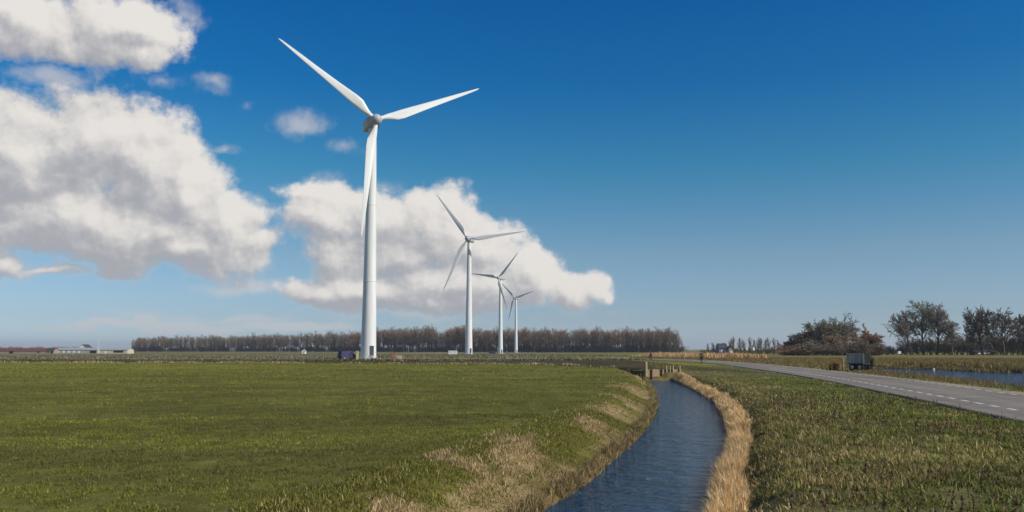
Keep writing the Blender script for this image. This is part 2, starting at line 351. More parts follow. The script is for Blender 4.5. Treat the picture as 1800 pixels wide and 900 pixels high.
# ------------------------------------------------------------------ ground sheet
def axis(pts):
    out = []
    for a, b, s in pts: out.append(np.arange(a, b, s))
    return np.concatenate(out)
def grow(a, b, k):
    v = [a]; s = 2.0
    while v[-1] < b: v.append(v[-1] + s); s *= k
    return np.array(v)
gx = np.concatenate([-grow(140, 9000, 1.25)[::-1], axis([(-139, -30, 1.6), (-30, -8, .5), (-8, 22, .24), (22, 60, .6), (60, 140, 1.2)]), grow(141, 9000, 1.25)])
gy = np.concatenate([-grow(20, 3000, 1.5)[::-1], axis([(-19, 5, 2), (5, 30, .2), (30, 85, .3), (85, 200, .9), (200, 350, 2.0)]), grow(350, 12000, 1.2)])
X, Y = np.meshgrid(gx, gy)
Z, cs, ws, dd, rs, left = land(X, Y)
def soil_colour(X, Y, cs, ws, dd, rs, left):
    """the colour the ground itself has at each place (bare soil, thatch, mud); grass grows on it"""
    n1 = fbm(X / 6, Y / 3.2, 21, 4)[..., None]; n2 = fbm(X / 1.3, Y / 1.3, 31, 3)[..., None]; n3 = fbm(X / 40, Y / 14, 41, 4)[..., None]
    col = np.array([.098, .094, .018]) * (1 - n1) + np.array([.150, .140, .030]) * n1
    col = col * (.75 + .5 * n2)
    D = np.hypot(X, Y)[..., None]
    far = np.array([.205, .198, .032]) * (.6 + .8 * n3)
    col = col * (1 - sstep(40, 140, D)) + far * sstep(40, 140, D)
    def lay(c, k): return col * (1 - k) + np.array(c) * k
    L = left[..., None]; CS = cs[..., None]; DD = dd[..., None]; YY = Y[..., None]; XX = X[..., None]
    # right bank: thin, brownish
    rb = (~L) & (XX < 60) & (YY < 110)
    col = np.where(rb, np.array([.125, .115, .042]) * (.6 + .8 * n2), col)
    # beyond the ditch: bare brown tilled land, then stubble
    side = np.interp(X, [-300, -45, 0, 14, 30, 400], [150, 141, 125, 100, 60, -200])[..., None]
    beyond = (YY > side + 1.2) & (XX < 24 + 0 * YY)
    till = np.array([.075, .058, .022]) * (.55 + .9 * fbm(X / 14, Y / 3, 51, 4)[..., None])
    stub = np.array([.205, .175, .105]) * (.5 + 1.0 * fbm(X / 60, Y / 10, 61, 4)[..., None])
    kk = sstep(172, 205, YY + 14 * (n3 - .5))
    col = np.where(beyond, till * (1 - kk) + stub * kk, col)
    farg = sstep(300, 380, YY) * sstep(.42, .6, n3)
    col = np.where(YY > 300, col * (1 - farg) + np.array([.13, .135, .05]) * farg, col)
    # right-hand land beyond the water: olive and rusty reed land
    rr = (XX > 30) & (YY > 95)
    rust = np.array([.22, .15, .05]) * (.5 + n3); oliv = np.array([.16, .15, .045]) * (.6 + .8 * n1)
    kr = sstep(.46, .62, fbm(X / 22, Y / 9, 71, 3))[..., None]
    col = np.where(rr & (YY < 420), oliv * (1 - kr) + rust * kr, col)
    # dry thatch along the left bank
    k = (sstep(2.9, 1.4, CS) * sstep(.05, .3, CS)) * sstep(.40, .60, fbm(X / 1.5, Y / 2.2, 81, 3)[..., None] - .04) * L
    col = lay((.34, .24, .12), k * .8)
    k = sstep(.55, .2, CS) * (CS > -.3); col = lay((.20, .135, .065), k * .8)
    k = sstep(0.05, -.3, CS); col = lay((.03, .03, .025), k)
    k = sstep(.9, .3, DD); col = lay((.05, .038, .022), k * .9)
    k = sstep(1.2, .2, ws[..., None]); col = lay((.055, .045, .03), k)
    # worn verge
    k = sstep(.6, .1, np.abs(rs)[..., None]); col = lay((.21, .19, .12), k * .7)
    k = sstep(1.0, .5, rs[..., None]) * (rs[..., None] > -.3) * (X > road_x(Y)[1] - .4)[..., None] * (Y < 200)[..., None]; col = lay((.40, .34, .20), k * .75)
    return np.clip(col, 0.004, 1)
cols = soil_colour(X, Y, cs, ws, dd, rs, left)
ny, nx = X.shape
idx = np.arange(ny * nx).reshape(ny, nx)
faces = np.stack([idx[:-1, :-1], idx[:-1, 1:], idx[1:, 1:], idx[1:, :-1]], -1).reshape(-1, 4)
mg = bpy.data.materials.new('meadow_soil'); mg.use_nodes = True; t = NT(mg.node_tree); b = mg.node_tree.nodes['Principled BSDF']
b.inputs['Roughness'].default_value = .95; b.inputs['Specular IOR Level'].default_value = .1
at_ = t.n('ShaderNodeAttribute', attribute_name='tone'); oc = t.n('ShaderNodeTexCoord').outputs['Object']
n_a = t.noise(oc, .9, 8, .7); n_b = t.noise(t.v('MULTIPLY', oc, (1, .45, 1)), .13, 5, .6)
k = t.m('MULTIPLY', t.mapr(n_a, .3, .7, .55, 1.45), t.mapr(n_b, .35, .65, .8, 1.2))
t.put(b.inputs['Base Color'], t.mix(1.0, at_.outputs[0], k, 'MULTIPLY'))
bp = t.n('ShaderNodeBump'); bp.inputs['Strength'].default_value = .9; bp.inputs['Distance'].default_value = .12
t.put(bp.inputs['Height'], t.noise(oc, 2.2, 7, .7)); t.put(b.inputs['Normal'], bp.outputs[0])
ground = link('ground', np_mesh('ground', np.stack([X, Y, Z], -1).reshape(-1, 3), faces, mg, cols.reshape(-1, 3), True))
tag(ground, kind='structure')

# ------------------------------------------------------------------ water
def water_mat(name, col, sx_, sy_, dist):
    m = bpy.data.materials.new(name); m.use_nodes = True; t = NT(m.node_tree); b = m.node_tree.nodes['Principled BSDF']
    b.inputs['Base Color'].default_value = (*col, 1); b.inputs['Roughness'].default_value = .10; b.inputs['IOR'].default_value = 1.33
    oc = t.n('ShaderNodeTexCoord').outputs['Object']
    wv = t.v('ADD', t.v('MULTIPLY', oc, (sx_, sy_, 1)), t.v('SCALE', t.noise(oc, .8, 2, .5, col=True), .8))
    h1 = t.noise(wv, 1.6, 5, .62); h2 = t.noise(t.v('MULTIPLY', oc, (1, 1.7, 1)), .55, 3, .5)
    bp = t.n('ShaderNodeBump'); bp.inputs['Strength'].default_value = 1.0; bp.inputs['Distance'].default_value = dist
    t.put(bp.inputs['Height'], t.m('ADD', h1, t.m('MULTIPLY', h2, .8))); t.put(b.inputs['Normal'], bp.outputs[0]); return m
M_WATER = water_mat('canal_water', (.004, .085, .185), 1.15, 2.3, 1.2)
M_WATER2 = water_mat('wide_water', (.02, .06, .12), .8, 1.5, .9)
def resample(P, n):
    s = np.r_[0, np.cumsum(np.hypot(*np.diff(P, axis=0).T))]; q = np.linspace(0, s[-1], n)
    return np.stack([np.interp(q, s, P[:, 0]), np.interp(q, s, P[:, 1])], -1)
def strip(A, B, z, n=90, grow_=0.0):
    A, B = resample(A, n), resample(B, n); v = B - A; v /= np.linalg.norm(v, axis=1)[:, None]; A = A - v * grow_; B = B + v * grow_
    V = np.vstack([np.c_[A, np.full(n, z)], np.c_[B, np.full(n, z)]])
    F = np.array([(i, n + i, n + i + 1, i + 1) for i in range(n - 1)]); return V, F
V, F = strip(CL, CR, WL, 90, .25)
tag(link('canal_water', np_mesh('canal_water', V, F, M_WATER, smooth=True)), kind='structure')
ctr = W2.mean(0); W2g = ctr + (W2 - ctr) * 1.01
me = bpy.data.meshes.new('pond_water'); me.from_pydata([(x, y, -.62) for x, y in W2g], [], [list(range(len(W2g)))]); me.update(); me.materials.append(M_WATER2)
tag(link('pond_water', me), kind='structure')

# ------------------------------------------------------------------ road and its painted marks
mr = bpy.data.materials.new('weathered_asphalt'); mr.use_nodes = True; t = NT(mr.node_tree); b = mr.node_tree.nodes['Principled BSDF']
oc = t.n('ShaderNodeTexCoord').outputs['Object']; b.inputs['Roughness'].default_value = .9; b.inputs['Specular IOR Level'].default_value = .15
nA = t.noise(oc, .5, 6, .65); nB = t.noise(oc, 30, 3, .7); nC = t.noise(t.v('MULTIPLY', oc, (2.2, .12, 1)), 1.0, 4, .6)
cc = t.mix(t.mapr(t.m('ADD', t.m('MULTIPLY', nA, .6), t.m('MULTIPLY', nC, .4)), .38, .62), (.205, .175, .140, 1), (.29, .25, .205, 1))
wear = t.n('ShaderNodeAttribute', attribute_name='tone').outputs[0]
ck = t.n('ShaderNodeTexVoronoi', feature='DISTANCE_TO_EDGE'); t.put(ck.inputs['Vector'], t.v('ADD', t.v('MULTIPLY', oc, (.42, .25, 1)), t.v('SCALE', t.noise(oc, 1.5, 4, .6, col=True), .35))); ck.inputs['Scale'].default_value = 1.0
crack = t.mapr(ck.outputs['Distance'], .004, .014, .62, 1.0)
cc = t.mix(1.0, t.mix(1.0, cc, wear, 'MULTIPLY'), crack, 'MULTIPLY')
pt = t.mapr(t.noise(t.v('MULTIPLY', oc, (.5, .12, 1)), .35, 2, .4), .60, .62, 1.0, .80); cc = t.mix(1.0, cc, pt, 'MULTIPLY')
t.put(b.inputs['Base Color'], t.mix(1.0, cc, t.mapr(nB, .3, .7, .85, 1.12), 'MULTIPLY'))
bp = t.n('ShaderNodeBump'); bp.inputs['Strength'].default_value = .3; bp.inputs['Distance'].default_value = .01; t.put(bp.inputs['Height'], nB); t.put(b.inputs['Normal'], bp.outputs[0])
NR = 260
A, B = resample(RL, NR), resample(RR, NR)
def smooth_poly(P, it=6):
    for _ in range(it): P = np.vstack([P[:1], (P[:-2] + 2 * P[1:-1] + P[2:]) / 4, P[-1:]])
    return P
# match the two edges along the normal so that the strip never folds
A = smooth_poly(A, 30)
tan = np.gradient(A, axis=0); tan /= np.linalg.norm(tan, axis=1)[:, None]; nrm = np.stack([tan[:, 1], -tan[:, 0]], -1)
def width_at(p):
    d = np.inf
    for a_, b_ in zip(RR, RR[1:]):
        v = b_ - a_; tt = np.clip(np.dot(p - a_, v) / np.dot(v, v), 0, 1); d = min(d, np.hypot(*(p - a_ - tt * v)))
    return d
wd = np.array([width_at(p) for p in A])
for _ in range(40): wd = np.r_[wd[0], (wd[:-2] + 2 * wd[1:-1] + wd[2:]) / 4, wd[-1]]
wd = np.minimum(wd, 7.2)
hz = lambda P: np.array([-1.3 * float(sstep(200, 800, math.hypot(*p))) for p in P])
B = A + nrm * wd[:, None]; zA, zB = hz(A) + .055, hz(B) + .055
offs = [(-.12, -.25), (0, .0), (.06, .004), (.17, .014), (.25, .02), (.33, .026), (.5, .035), (.66, .026), (.75, .02), (.84, .012), (.94, .004), (1.0, .0), (1.0, -.25)]; NO = len(offs)
TONE = [(.7, .62, .5), (.78, .72, .6), (1.04, 1.02, .98), (.84, .84, .84), (1.0, 1, 1), (.86, .86, .86), (1.08, 1.07, 1.05), (.86, .86, .86), (1.0, 1, 1), (.84, .84, .84), (1.04, 1.02, .98), (.8, .74, .62), (.7, .62, .5)]
V = []
for i in range(NR):
    for j, (f, dz) in enumerate(offs):
        p = A[i] + nrm[i] * (wd[i] * max(f, 0) + (-.12 if j == 0 else .12 if j == NO - 1 else (.10 * math.sin(i * 1.9) * math.sin(i * .7 + 1) if j in (1, NO - 2) else 0))); V.append((p[0], p[1], zA[i] + dz))
F = [(i * NO + j, i * NO + j + 1, (i + 1) * NO + j + 1, (i + 1) * NO + j) for i in range(NR - 1) for j in range(NO - 1)]
road = link('road', np_mesh('road', V, F, mr, np.tile(np.array(TONE), (NR, 1)), True)); tag(road, kind='structure')
M_PAINT = mat('road_paint', (.66, .63, .57), .8, .2, .35, 9)
sA = np.r_[0, np.cumsum(np.hypot(*np.diff(A, axis=0).T))]
def road_pt(s, off):
    p = np.array([np.interp(s, sA, A[:, 0]), np.interp(s, sA, A[:, 1])]); n_ = np.array([np.interp(s, sA, nrm[:, 0]), np.interp(s, sA, nrm[:, 1])]); n_ /= np.linalg.norm(n_)
    wq = np.interp(s, sA, wd); o = off * wq if off >= 0 else wq + off
    f = o / wq; dz = np.interp(f, [0, .25, .5, .75, 1], [0, .02, .035, .02, 0])
    q = p + n_ * o; return (q[0], q[1], -1.3 * float(sstep(200, 800, math.hypot(*q))) + .055 + dz + .005)
def dash(s, ln, off, wid):
    a, b_ = road_pt(s, off), road_pt(s + ln, off); a, b_ = Vector(a), Vector(b_); t_ = (b_ - a).normalized(); n_ = Vector((t_.y, -t_.x, 0)) * wid / 2
    dz = Vector((0, 0, .012))
    v = [a - n_, a + n_, b_ + n_, b_ - n_]; v = v + [p - dz for p in v]
    me = bpy.data.meshes.new('road_marking'); me.from_pydata(v, [], [(0, 1, 2, 3), (4, 7, 6, 5), (0, 4, 5, 1), (1, 5, 6, 2), (2, 6, 7, 3), (3, 7, 4, 0)]); me.update(); me.materials.append(M_PAINT)
    link('road_marking', me, road)
s = 12.0
while s < 95: dash(s, .85, .27, .16); s += 1.75
s = 18.0
while s < 110: dash(s, .85, -.55, .12); s += 1.75

# ------------------------------------------------------------------ grasses
def blades(name, x, y, z, h, wd_, colr, m, lean=.35, segs=2, kind='stuff', sink=.02):
    n = len(x); ang = rng.uniform(0, 2 * PI, n); la = rng.uniform(0, 2 * PI, n); ln = h * lean * rng.uniform(.2, 1.3, n)
    px_, py_ = np.cos(ang) * wd_ / 2, np.sin(ang) * wd_ / 2; lx, ly = np.cos(la) * ln, np.sin(la) * ln
    hz_ = np.sqrt(np.maximum(h * h - ln * ln * .8, h * h * .15))
    base = np.stack([x, y, z - sink], -1); P = np.stack([px_, py_, 0 * px_], -1)
    tip = base + np.stack([lx, ly, hz_], -1)
    if segs == 1:
        V = np.stack([base - P, base + P, tip], 1).reshape(-1, 3); F = np.arange(3 * n).reshape(-1, 3); cc = np.repeat(colr, 3, 0)
    else:
        mid = base + np.stack([lx * .3, ly * .3, hz_ * .6], -1)
        V = np.stack([base - P, base + P, mid + P * .75, mid - P * .75, tip], 1).reshape(-1, 3)
        o = np.arange(n)[:, None] * 5
        F = np.concatenate([o + [0, 1, 2], o + [0, 2, 3], o + [3, 2, 4]], 0); cc = np.repeat(colr, 5, 0)
    o = link(name, np_mesh(name, V, F, m, cc)); tag(o, kind=kind); return o
def polar(n, r0, r1, a0=-40, a1=40):
    r = np.sqrt(rng.uniform(r0 * r0, r1 * r1, n)); a = np.radians(rng.uniform(a0, a1, n)); return r * np.sin(a), r * np.cos(a)
def pick(n, palette, wts, jit=.22):
    P = np.array(palette)[rng.choice(len(palette), n, p=np.array(wts) / sum(wts))]; return P * np.exp(rng.normal(0, jit, (n, 1)))

GREEN = [(.152, .158, .020), (.190, .186, .025), (.235, .210, .038), (.098, .108, .014), (.30, .25, .09)]
def track(x, y):
    """faint wheel tracks pressed into the field"""
    out = np.zeros_like(x)
    for (a, b, c_) in ((50, .10, 30), (27, .22, 16), (88, .04, 60)):
        yc = a + b * x + 1.5 * np.sin(x / c_)
        for o in (-.95, .95): out = np.maximum(out, np.exp(-((y - yc - o) / .33) ** 2))
    return out * sstep(.3, .5, fbm(x / 9, y / 9, 17, 2))
def field(name, n, r0, r1, h0, h1, w_, segs):
    x, y = polar(n, r0, r1, -40, 22); z, cs, ws, dd, rs, left = land(x, y)
    edge = 1.2 + 1.0 * fbm(x / 1.4, y / 2.0, 81, 2)
    k = left & (cs > edge - rng.uniform(0, 1.2, n)) & (dd > 1.0)
    side = np.interp(x, [-300, -45, 0, 14], [150, 141, 125, 100]); k &= y < side - .5
    x, y, z = x[k], y[k], z[k]; n = len(x)
    t1 = fbm(x / 6.5, y / 2.6, 5, 4); sc_ = .30 if r1 < 40 else .6 if r1 < 80 else 1.6; t2 = fbm(x / sc_, y / sc_, 15, 2)
    c = pick(n, GREEN, [5, 4, 2.2, 2.5, .5]) * (.5 + 1.05 * t1)[:, None] * (.65 + .7 * t2)[:, None]; trk = track(x, y); c = c * (1 - .45 * trk)[:, None]; br = sstep(.50, .66, fbm(x / 7, y / 3, 151, 4))[:, None] * .6; c = c * (1 - br) + np.array([.105, .082, .032]) * br * (.5 + t2)[:, None]
    keep = rng.uniform(0, 1, n) < (.1 + 1.35 * sstep(.25, .7, t2)) * (1 - .5 * trk); x, y, z, c, t2 = x[keep], y[keep], z[keep], c[keep], t2[keep]; n = len(x)
    blades(name, x, y, z, rng.uniform(h0, h1, n) * (.35 + 1.3 * t2), rng.uniform(.7, 1.3, n) * w_, c, M_GRASSB, .75, segs)
field('field_grass', 300000, 10, 30, .03, .08, .015, 2)
field('field_grass', 200000, 29, 62, .035, .09, .032, 1)
field('field_grass', 170000, 60, 150, .05, .13, .08, 1)

DRY = [(.58, .42, .21), (.46, .32, .15), (.64, .49, .29), (.28, .18, .08), (.40, .31, .13)]
# tussocks of dry grass on the left bank
def left_bank(n, r0, r1, w_, segs):
    x, y = polar(n, r0, r1, -20, 25); z, cs, ws, dd, rs, left = land(x, y)
    p = fbm(x / 1.5, y / 2.2, 81, 3)
    k = left & (cs > .0) & (cs < 3.0) & (y < 80); x, y, z, cs, p = x[k], y[k], z[k], cs[k], p[k]; n = len(x)
    dryk = sstep(.52, .63, p + .03 - .10 * (cs > 2.0)) * sstep(.8, 1.3, cs) ; u = rng.uniform(0, 1, n)
    isd = u < dryk * .88 + .05
    lowk = cs < .8
    c = np.where(isd[:, None], pick(n, DRY, [4, 4, 2, 2, 2]), pick(n, GREEN, [4, 4, 3, 2, 2]))
    c = np.where((lowk & (rng.uniform(0, 1, n) < .75))[:, None], pick(n, [(.24, .165, .06), (.30, .21, .09), (.15, .11, .04)], [3, 3, 2]), c)
    h = np.where(isd, rng.uniform(.05, .15, n), rng.uniform(.05, .12, n)); h = np.where(lowk, h * .7, h) * (.4 + 1.2 * fbm(x / .35, y / .35, 83, 2))
    blades('bank_grass', x, y, z, h, rng.uniform(.7, 1.3, n) * w_, c, M_GRASSB, .85, segs)
left_bank(330000, 10, 32, .016, 2); left_bank(200000, 31, 82, .034, 1)
# rough growth on the right bank between canal and road
ROUGH = [(.155, .178, .028), (.215, .222, .040), (.110, .135, .026), (.36, .26, .10), (.48, .36, .17), (.22, .145, .06)]
def right_bank(n, r0, r1, w_, segs, broad=False):
    x, y = polar(n, r0, r1, 4, 41); z, cs, ws, dd, rs, left = land(x, y)
    k = (~left) & (cs > .35) & (rs > -.12 * rng.uniform(0, 1, n)) & (x < road_x(y)[0] + .5); x, y, z, cs = x[k], y[k], z[k], cs[k]; n = len(x)
    t1 = fbm(x / 1.6, y / 1.6, 91, 3); brown = sstep(5.5, .8, cs) * .62 + .48 * sstep(.50, .63, fbm(x / 2.6, y / 2.6, 97, 3)) + .02
    u = rng.uniform(0, 1, n) < brown * (.7 if not broad else .35)
    tq = fbm(x / .5, y / .5, 93, 2); kq = rng.uniform(0, 1, n) < .15 + 1.3 * sstep(.25, .65, tq); x, y, z, t1, tq, u = x[kq], y[kq], z[kq], t1[kq], tq[kq], u[kq]; n = len(x)
    c = np.where(u[:, None], pick(n, ROUGH[3:], [4, 3, 2.5]), pick(n, ROUGH[:3], [4, 3, 2])) * (.5 + 1.0 * t1)[:, None] * (.7 + .6 * tq)[:, None]
    if broad: blades('weed_leaves', x, y, z, rng.uniform(.07, .16, n), rng.uniform(.025, .055, n) * w_, c, M_GRASSB, 1.2, 2)
    else: blades('rough_grass', x, y, z, np.where(u, rng.uniform(.04, .13, n) + .12 * (rng.uniform(0, 1, n) < .06), rng.uniform(.035, .09, n)) * (.4 + 1.3 * tq), rng.uniform(.7, 1.3, n) * w_, c, M_GRASSB, .7, segs)
right_bank(210000, 12, 32, .016, 2); right_bank(170000, 31, 70, .034, 1); right_bank(90000, 69, 150, .075, 1)
right_bank(60000, 12, 34, 1.0, 2, True); right_bank(50000, 33, 70, 1.5, 2, True)
# far verges, beyond the road
def verge(n, r0, r1, w_):
    x, y = polar(n, r0, r1, -2, 41); z, cs, ws, dd, rs, left = land(x, y)
    k = (rs > .2 + .9 * rng.uniform(0, 1, n)) & (ws > .25) & (x > road_x(y)[1] - .3) & (~left); x, y, z, ws = x[k], y[k], z[k], ws[k]; n = len(x)
    t1 = fbm(x / 9, y / 5, 95, 3); u = rng.uniform(0, 1, n) < .25 + .6 * sstep(.45, .6, t1)
    c = np.where(u[:, None], pick(n, [(.26, .18, .075), (.19, .14, .05), (.30, .16, .07)], [3, 3, 2]), pick(n, [(.13, .14, .035), (.17, .165, .05), (.09, .10, .03)], [3, 3, 2]))
    blades('verge_grass', x, y, z, rng.uniform(.10, .26, n) * (1 + .4 * u), rng.uniform(.7, 1.3, n) * w_, c, M_GRASSB, .6, 1)
verge(60000, 20, 90, .05); verge(120000, 90, 240, .13)

n = 130000; x, y = rng.uniform(-190, 40, n), rng.uniform(160, 420, n); z, cs, ws, dd, rs, left = land(x, y)
cl = fbm(x / 30, y / 9, 141, 5); side_ = np.interp(x, [-300, -45, 0, 14, 30], [150, 141, 125, 100, 60])
k = (rs > .4) & (dd > 1.2) & (y > side_ + 2) & (rng.uniform(0, 1, n) < .04 + .95 * sstep(.46, .62, cl)); x, y, z, cl = x[k], y[k], z[k], cl[k]; n = len(x)
c = pick(n, [(.30, .25, .13), (.20, .17, .07), (.12, .115, .035), (.38, .33, .2), (.10, .075, .03)], [3, 3, 3, 1.5, 2]); nearb = (y < 185)[:, None]
c = np.where(nearb, c * .6, c); blades('far_rough_grass', x, y, z, rng.uniform(.15, .5, n) * (.5 + cl), rng.uniform(.15, .35, n), c, M_GRASSB, .6, 1)

# reeds standing along the right edge, the far bank and the ditch
REED = [(.84, .56, .25), (.86, .62, .31), (.70, .44, .18), (.86, .68, .40), (.42, .26, .11)]
def edge_sample(P, n, o0, o1, sgn):
    s_ = np.r_[0, np.cumsum(np.hypot(*np.diff(P, axis=0).T))]; q = rng.uniform(0, 1, n) ** .8 * s_[-1] if False else rng.uniform(0, s_[-1], n)
    x, y = np.interp(q, s_, P[:, 0]), np.interp(q, s_, P[:, 1]); dx, dy = np.gradient(np.interp(q, s_, P[:, 0])), 0
    e = .05; tx = np.interp(q + e, s_, P[:, 0]) - np.interp(q - e, s_, P[:, 0]); ty = np.interp(q + e, s_, P[:, 1]) - np.interp(q - e, s_, P[:, 1])
    L = np.hypot(tx, ty) + 1e-9; o = rng.uniform(o0, o1, n); return x + sgn * ty / L * o, y - sgn * tx / L * o, o
CRs = CR[1:]
def reeds(name, P, n, o0, o1, sgn, h0, h1, w_, pal=REED, lean=.3, cscale=.8):
    x, y, o = edge_sample(P, n, o0, o1, sgn); z, cs, ws, dd, rs, left = land(x, y)
    clump = fbm(x / cscale, y / cscale, 111, 3); wide = .55 + .75 * fbm(x / 1.7, y / 1.7, 117, 2); kk = (rng.uniform(0, 1, n) < sstep(.30, .55, clump) * (1.15 - .75 * (o - o0) / (o1 - o0))) & (cs > -.12) & ((o - o0) < (o1 - o0) * wide)
    x, y, z, clump, o = x[kk], y[kk], np.maximum(z[kk], WL - .05), clump[kk], o[kk]; n = len(x)
    taper = np.clip(1.25 - np.abs((o - o0) / (o1 - o0) - .42) * 1.2, .3, 1)
    cc_ = pick(n, pal, [3, 3, 3, 2, 2], .22) * (.6 + .75 * fbm(x / .45, y / .45, 119, 2))[:, None]; bent = rng.uniform(0, 1, n) < .12
    hh_ = rng.uniform(h0, h1, n) * (.4 + 1.1 * clump) * taper
    blades(name, x[~bent], y[~bent], z[~bent], hh_[~bent], rng.uniform(.7, 1.3, (~bent).sum()) * w_, cc_[~bent], M_REED, lean, 2)
    blades(name, x[bent], y[bent], z[bent] + .06, hh_[bent] * .9, rng.uniform(.7, 1.2, bent.sum()) * w_, cc_[bent] * .8, M_REED, 1.3, 2)
near = CRs[CRs[:, 1] < 34]; farr = CRs[CRs[:, 1] > 27]
reeds('reeds', near, 42000, -.08, .62, 1, .18, .46, .014, lean=.5)
reeds('reeds', farr, 36000, -.08, .74, 1, .18, .46, .028, lean=.5)
CLs = CL[1:]
reeds('bank_reeds', CLs[CLs[:, 1] < 34], 16000, -.02, .35, -1, .12, .34, .016, [(.36, .25, .12), (.27, .19, .08), (.42, .31, .16), (.2, .15, .06), (.3, .24, .09)], .6)
reeds('bank_reeds', CLs[CLs[:, 1] > 27], 14000, -.02, .45, -1, .14, .38, .03, [(.36, .25, .12), (.27, .19, .08), (.3, .3, .1), (.2, .17, .06), (.3, .24, .09)], .6)
reeds('ditch_reeds', DITCH[2:], 30000, 1.0, 2.0, -1, .2, .5, .12, [(.42, .36, .20), (.5, .42, .25), (.34, .28, .15), (.25, .22, .1), (.2, .2, .08)], cscale=5.0)
# reed bed on the far side of the road bend
P_ = np.array([G(1112, 627.2), G(1180, 628.6), G(1222, 629.5), G(1250, 630.4)])
reeds('golden_reed_bed', P_, 14000, -14, 1, 1, .8, 1.5, .16, [(.66, .42, .20), (.70, .47, .24), (.55, .34, .15), (.7, .5, .28), (.45, .28, .12)])
P_ = W2[[7, 8, 9, 10, 11]] if len(W2) > 11 else W2[-4:]
reeds('far_bank_reeds', P_, 26000, -3.2, -.3, 1, .35, .85, .09, [(.26, .19, .075), (.21, .18, .055), (.30, .20, .09), (.16, .15, .045), (.2, .12, .06)]); reeds('far_bank_reeds', P_, 26000, .3, 3.2, 1, .35, .85, .09, [(.26, .19, .075), (.21, .18, .055), (.30, .20, .09), (.16, .15, .045), (.2, .12, .06)])
# dark seed heads of last year's docks on the right bank
x, y = polar(2600, 12, 40, 12, 40); z, cs, ws, dd, rs, left = land(x, y)
t1 = fbm(x / 2.2, y / 2.2, 131, 3); k = (~left) & (cs > .8) & (cs < 9) & (rs > 1) & (t1 > .48) & (x < road_x(y)[0]); x, y, z = x[k], y[k], z[k]; n = len(x)
hh = rng.uniform(.2, .42, n); V, F = [], []
for i in range(n):
    lx, ly = rng.normal(0, .06, 2); hgt = hh[i]
    for q in range(9):
        f = q / 8; cx, cy, cz = x[i] + lx * f, y[i] + ly * f, z[i] + hgt * f; r_ = .006 if f < .5 else .028 * (1.15 - f) + .006; a_ = rng.uniform(0, 2 * PI); hs = hgt / 8 * .75
        b0 = len(V); V += [(cx + r_ * math.cos(a_), cy + r_ * math.sin(a_), cz), (cx - r_ * math.cos(a_), cy - r_ * math.sin(a_), cz), (cx, cy, cz + hs * 1.6)]; F.append((b0, b0 + 1, b0 + 2))
o = link('dock_stalks', np_mesh('dock_stalks', V, F, M_REED, pick(len(V), [(.10, .05, .03), (.14, .08, .045)], [2, 1], .1))); tag(o, kind='stuff')

# ------------------------------------------------------------------ wind turbines
def blade_mesh(Rr):
    st = [  # fraction of span, chord, thickness, twist
        (.035, 1.05, 1.05, 0), (.07, 1.05, 1.0, 0), (.12, 1.6, .85, 14), (.18, 2.25, .62, 13), (.24, 2.35, .5, 11), (.35, 2.0, .36, 8), (.5, 1.55, .25, 5), (.65, 1.18, .17, 3), (.8, .85, .11, 1.5), (.92, .55, .07, .5), (.98, .32, .04, 0), (1.0, .06, .02, 0)]
    n = 18; V, F = [], []
    for fr, ch, th, tw in st:
        for k in range(n):
            a = 2 * PI * k / n; cx, tz = math.cos(a), math.sin(a)
            rnd = 1.0 if fr < .1 else max(0, 1 - (fr - .07) / .1)
            xx = cx * ch / 2; sharp = (1 - .55 * (cx + 1) / 2) if rnd < 1 else 1
            zz = tz * th / 2 * (rnd + (1 - rnd) * sharp); xx += (1 - rnd) * ch * .22
            c_, s_ = math.cos(R_(tw)), math.sin(R_(tw)); V.append((xx * c_ - zz * s_, -(xx * s_ + zz * c_), fr * Rr))
    for i in range(len(st) - 1):
        for k in range(n): F.append((i * n + k, i * n + (k + 1) % n, (i + 1) * n + (k + 1) % n, (i + 1) * n + k))
    me = np_mesh('blade', V, F, M_TUR, smooth=True); return me
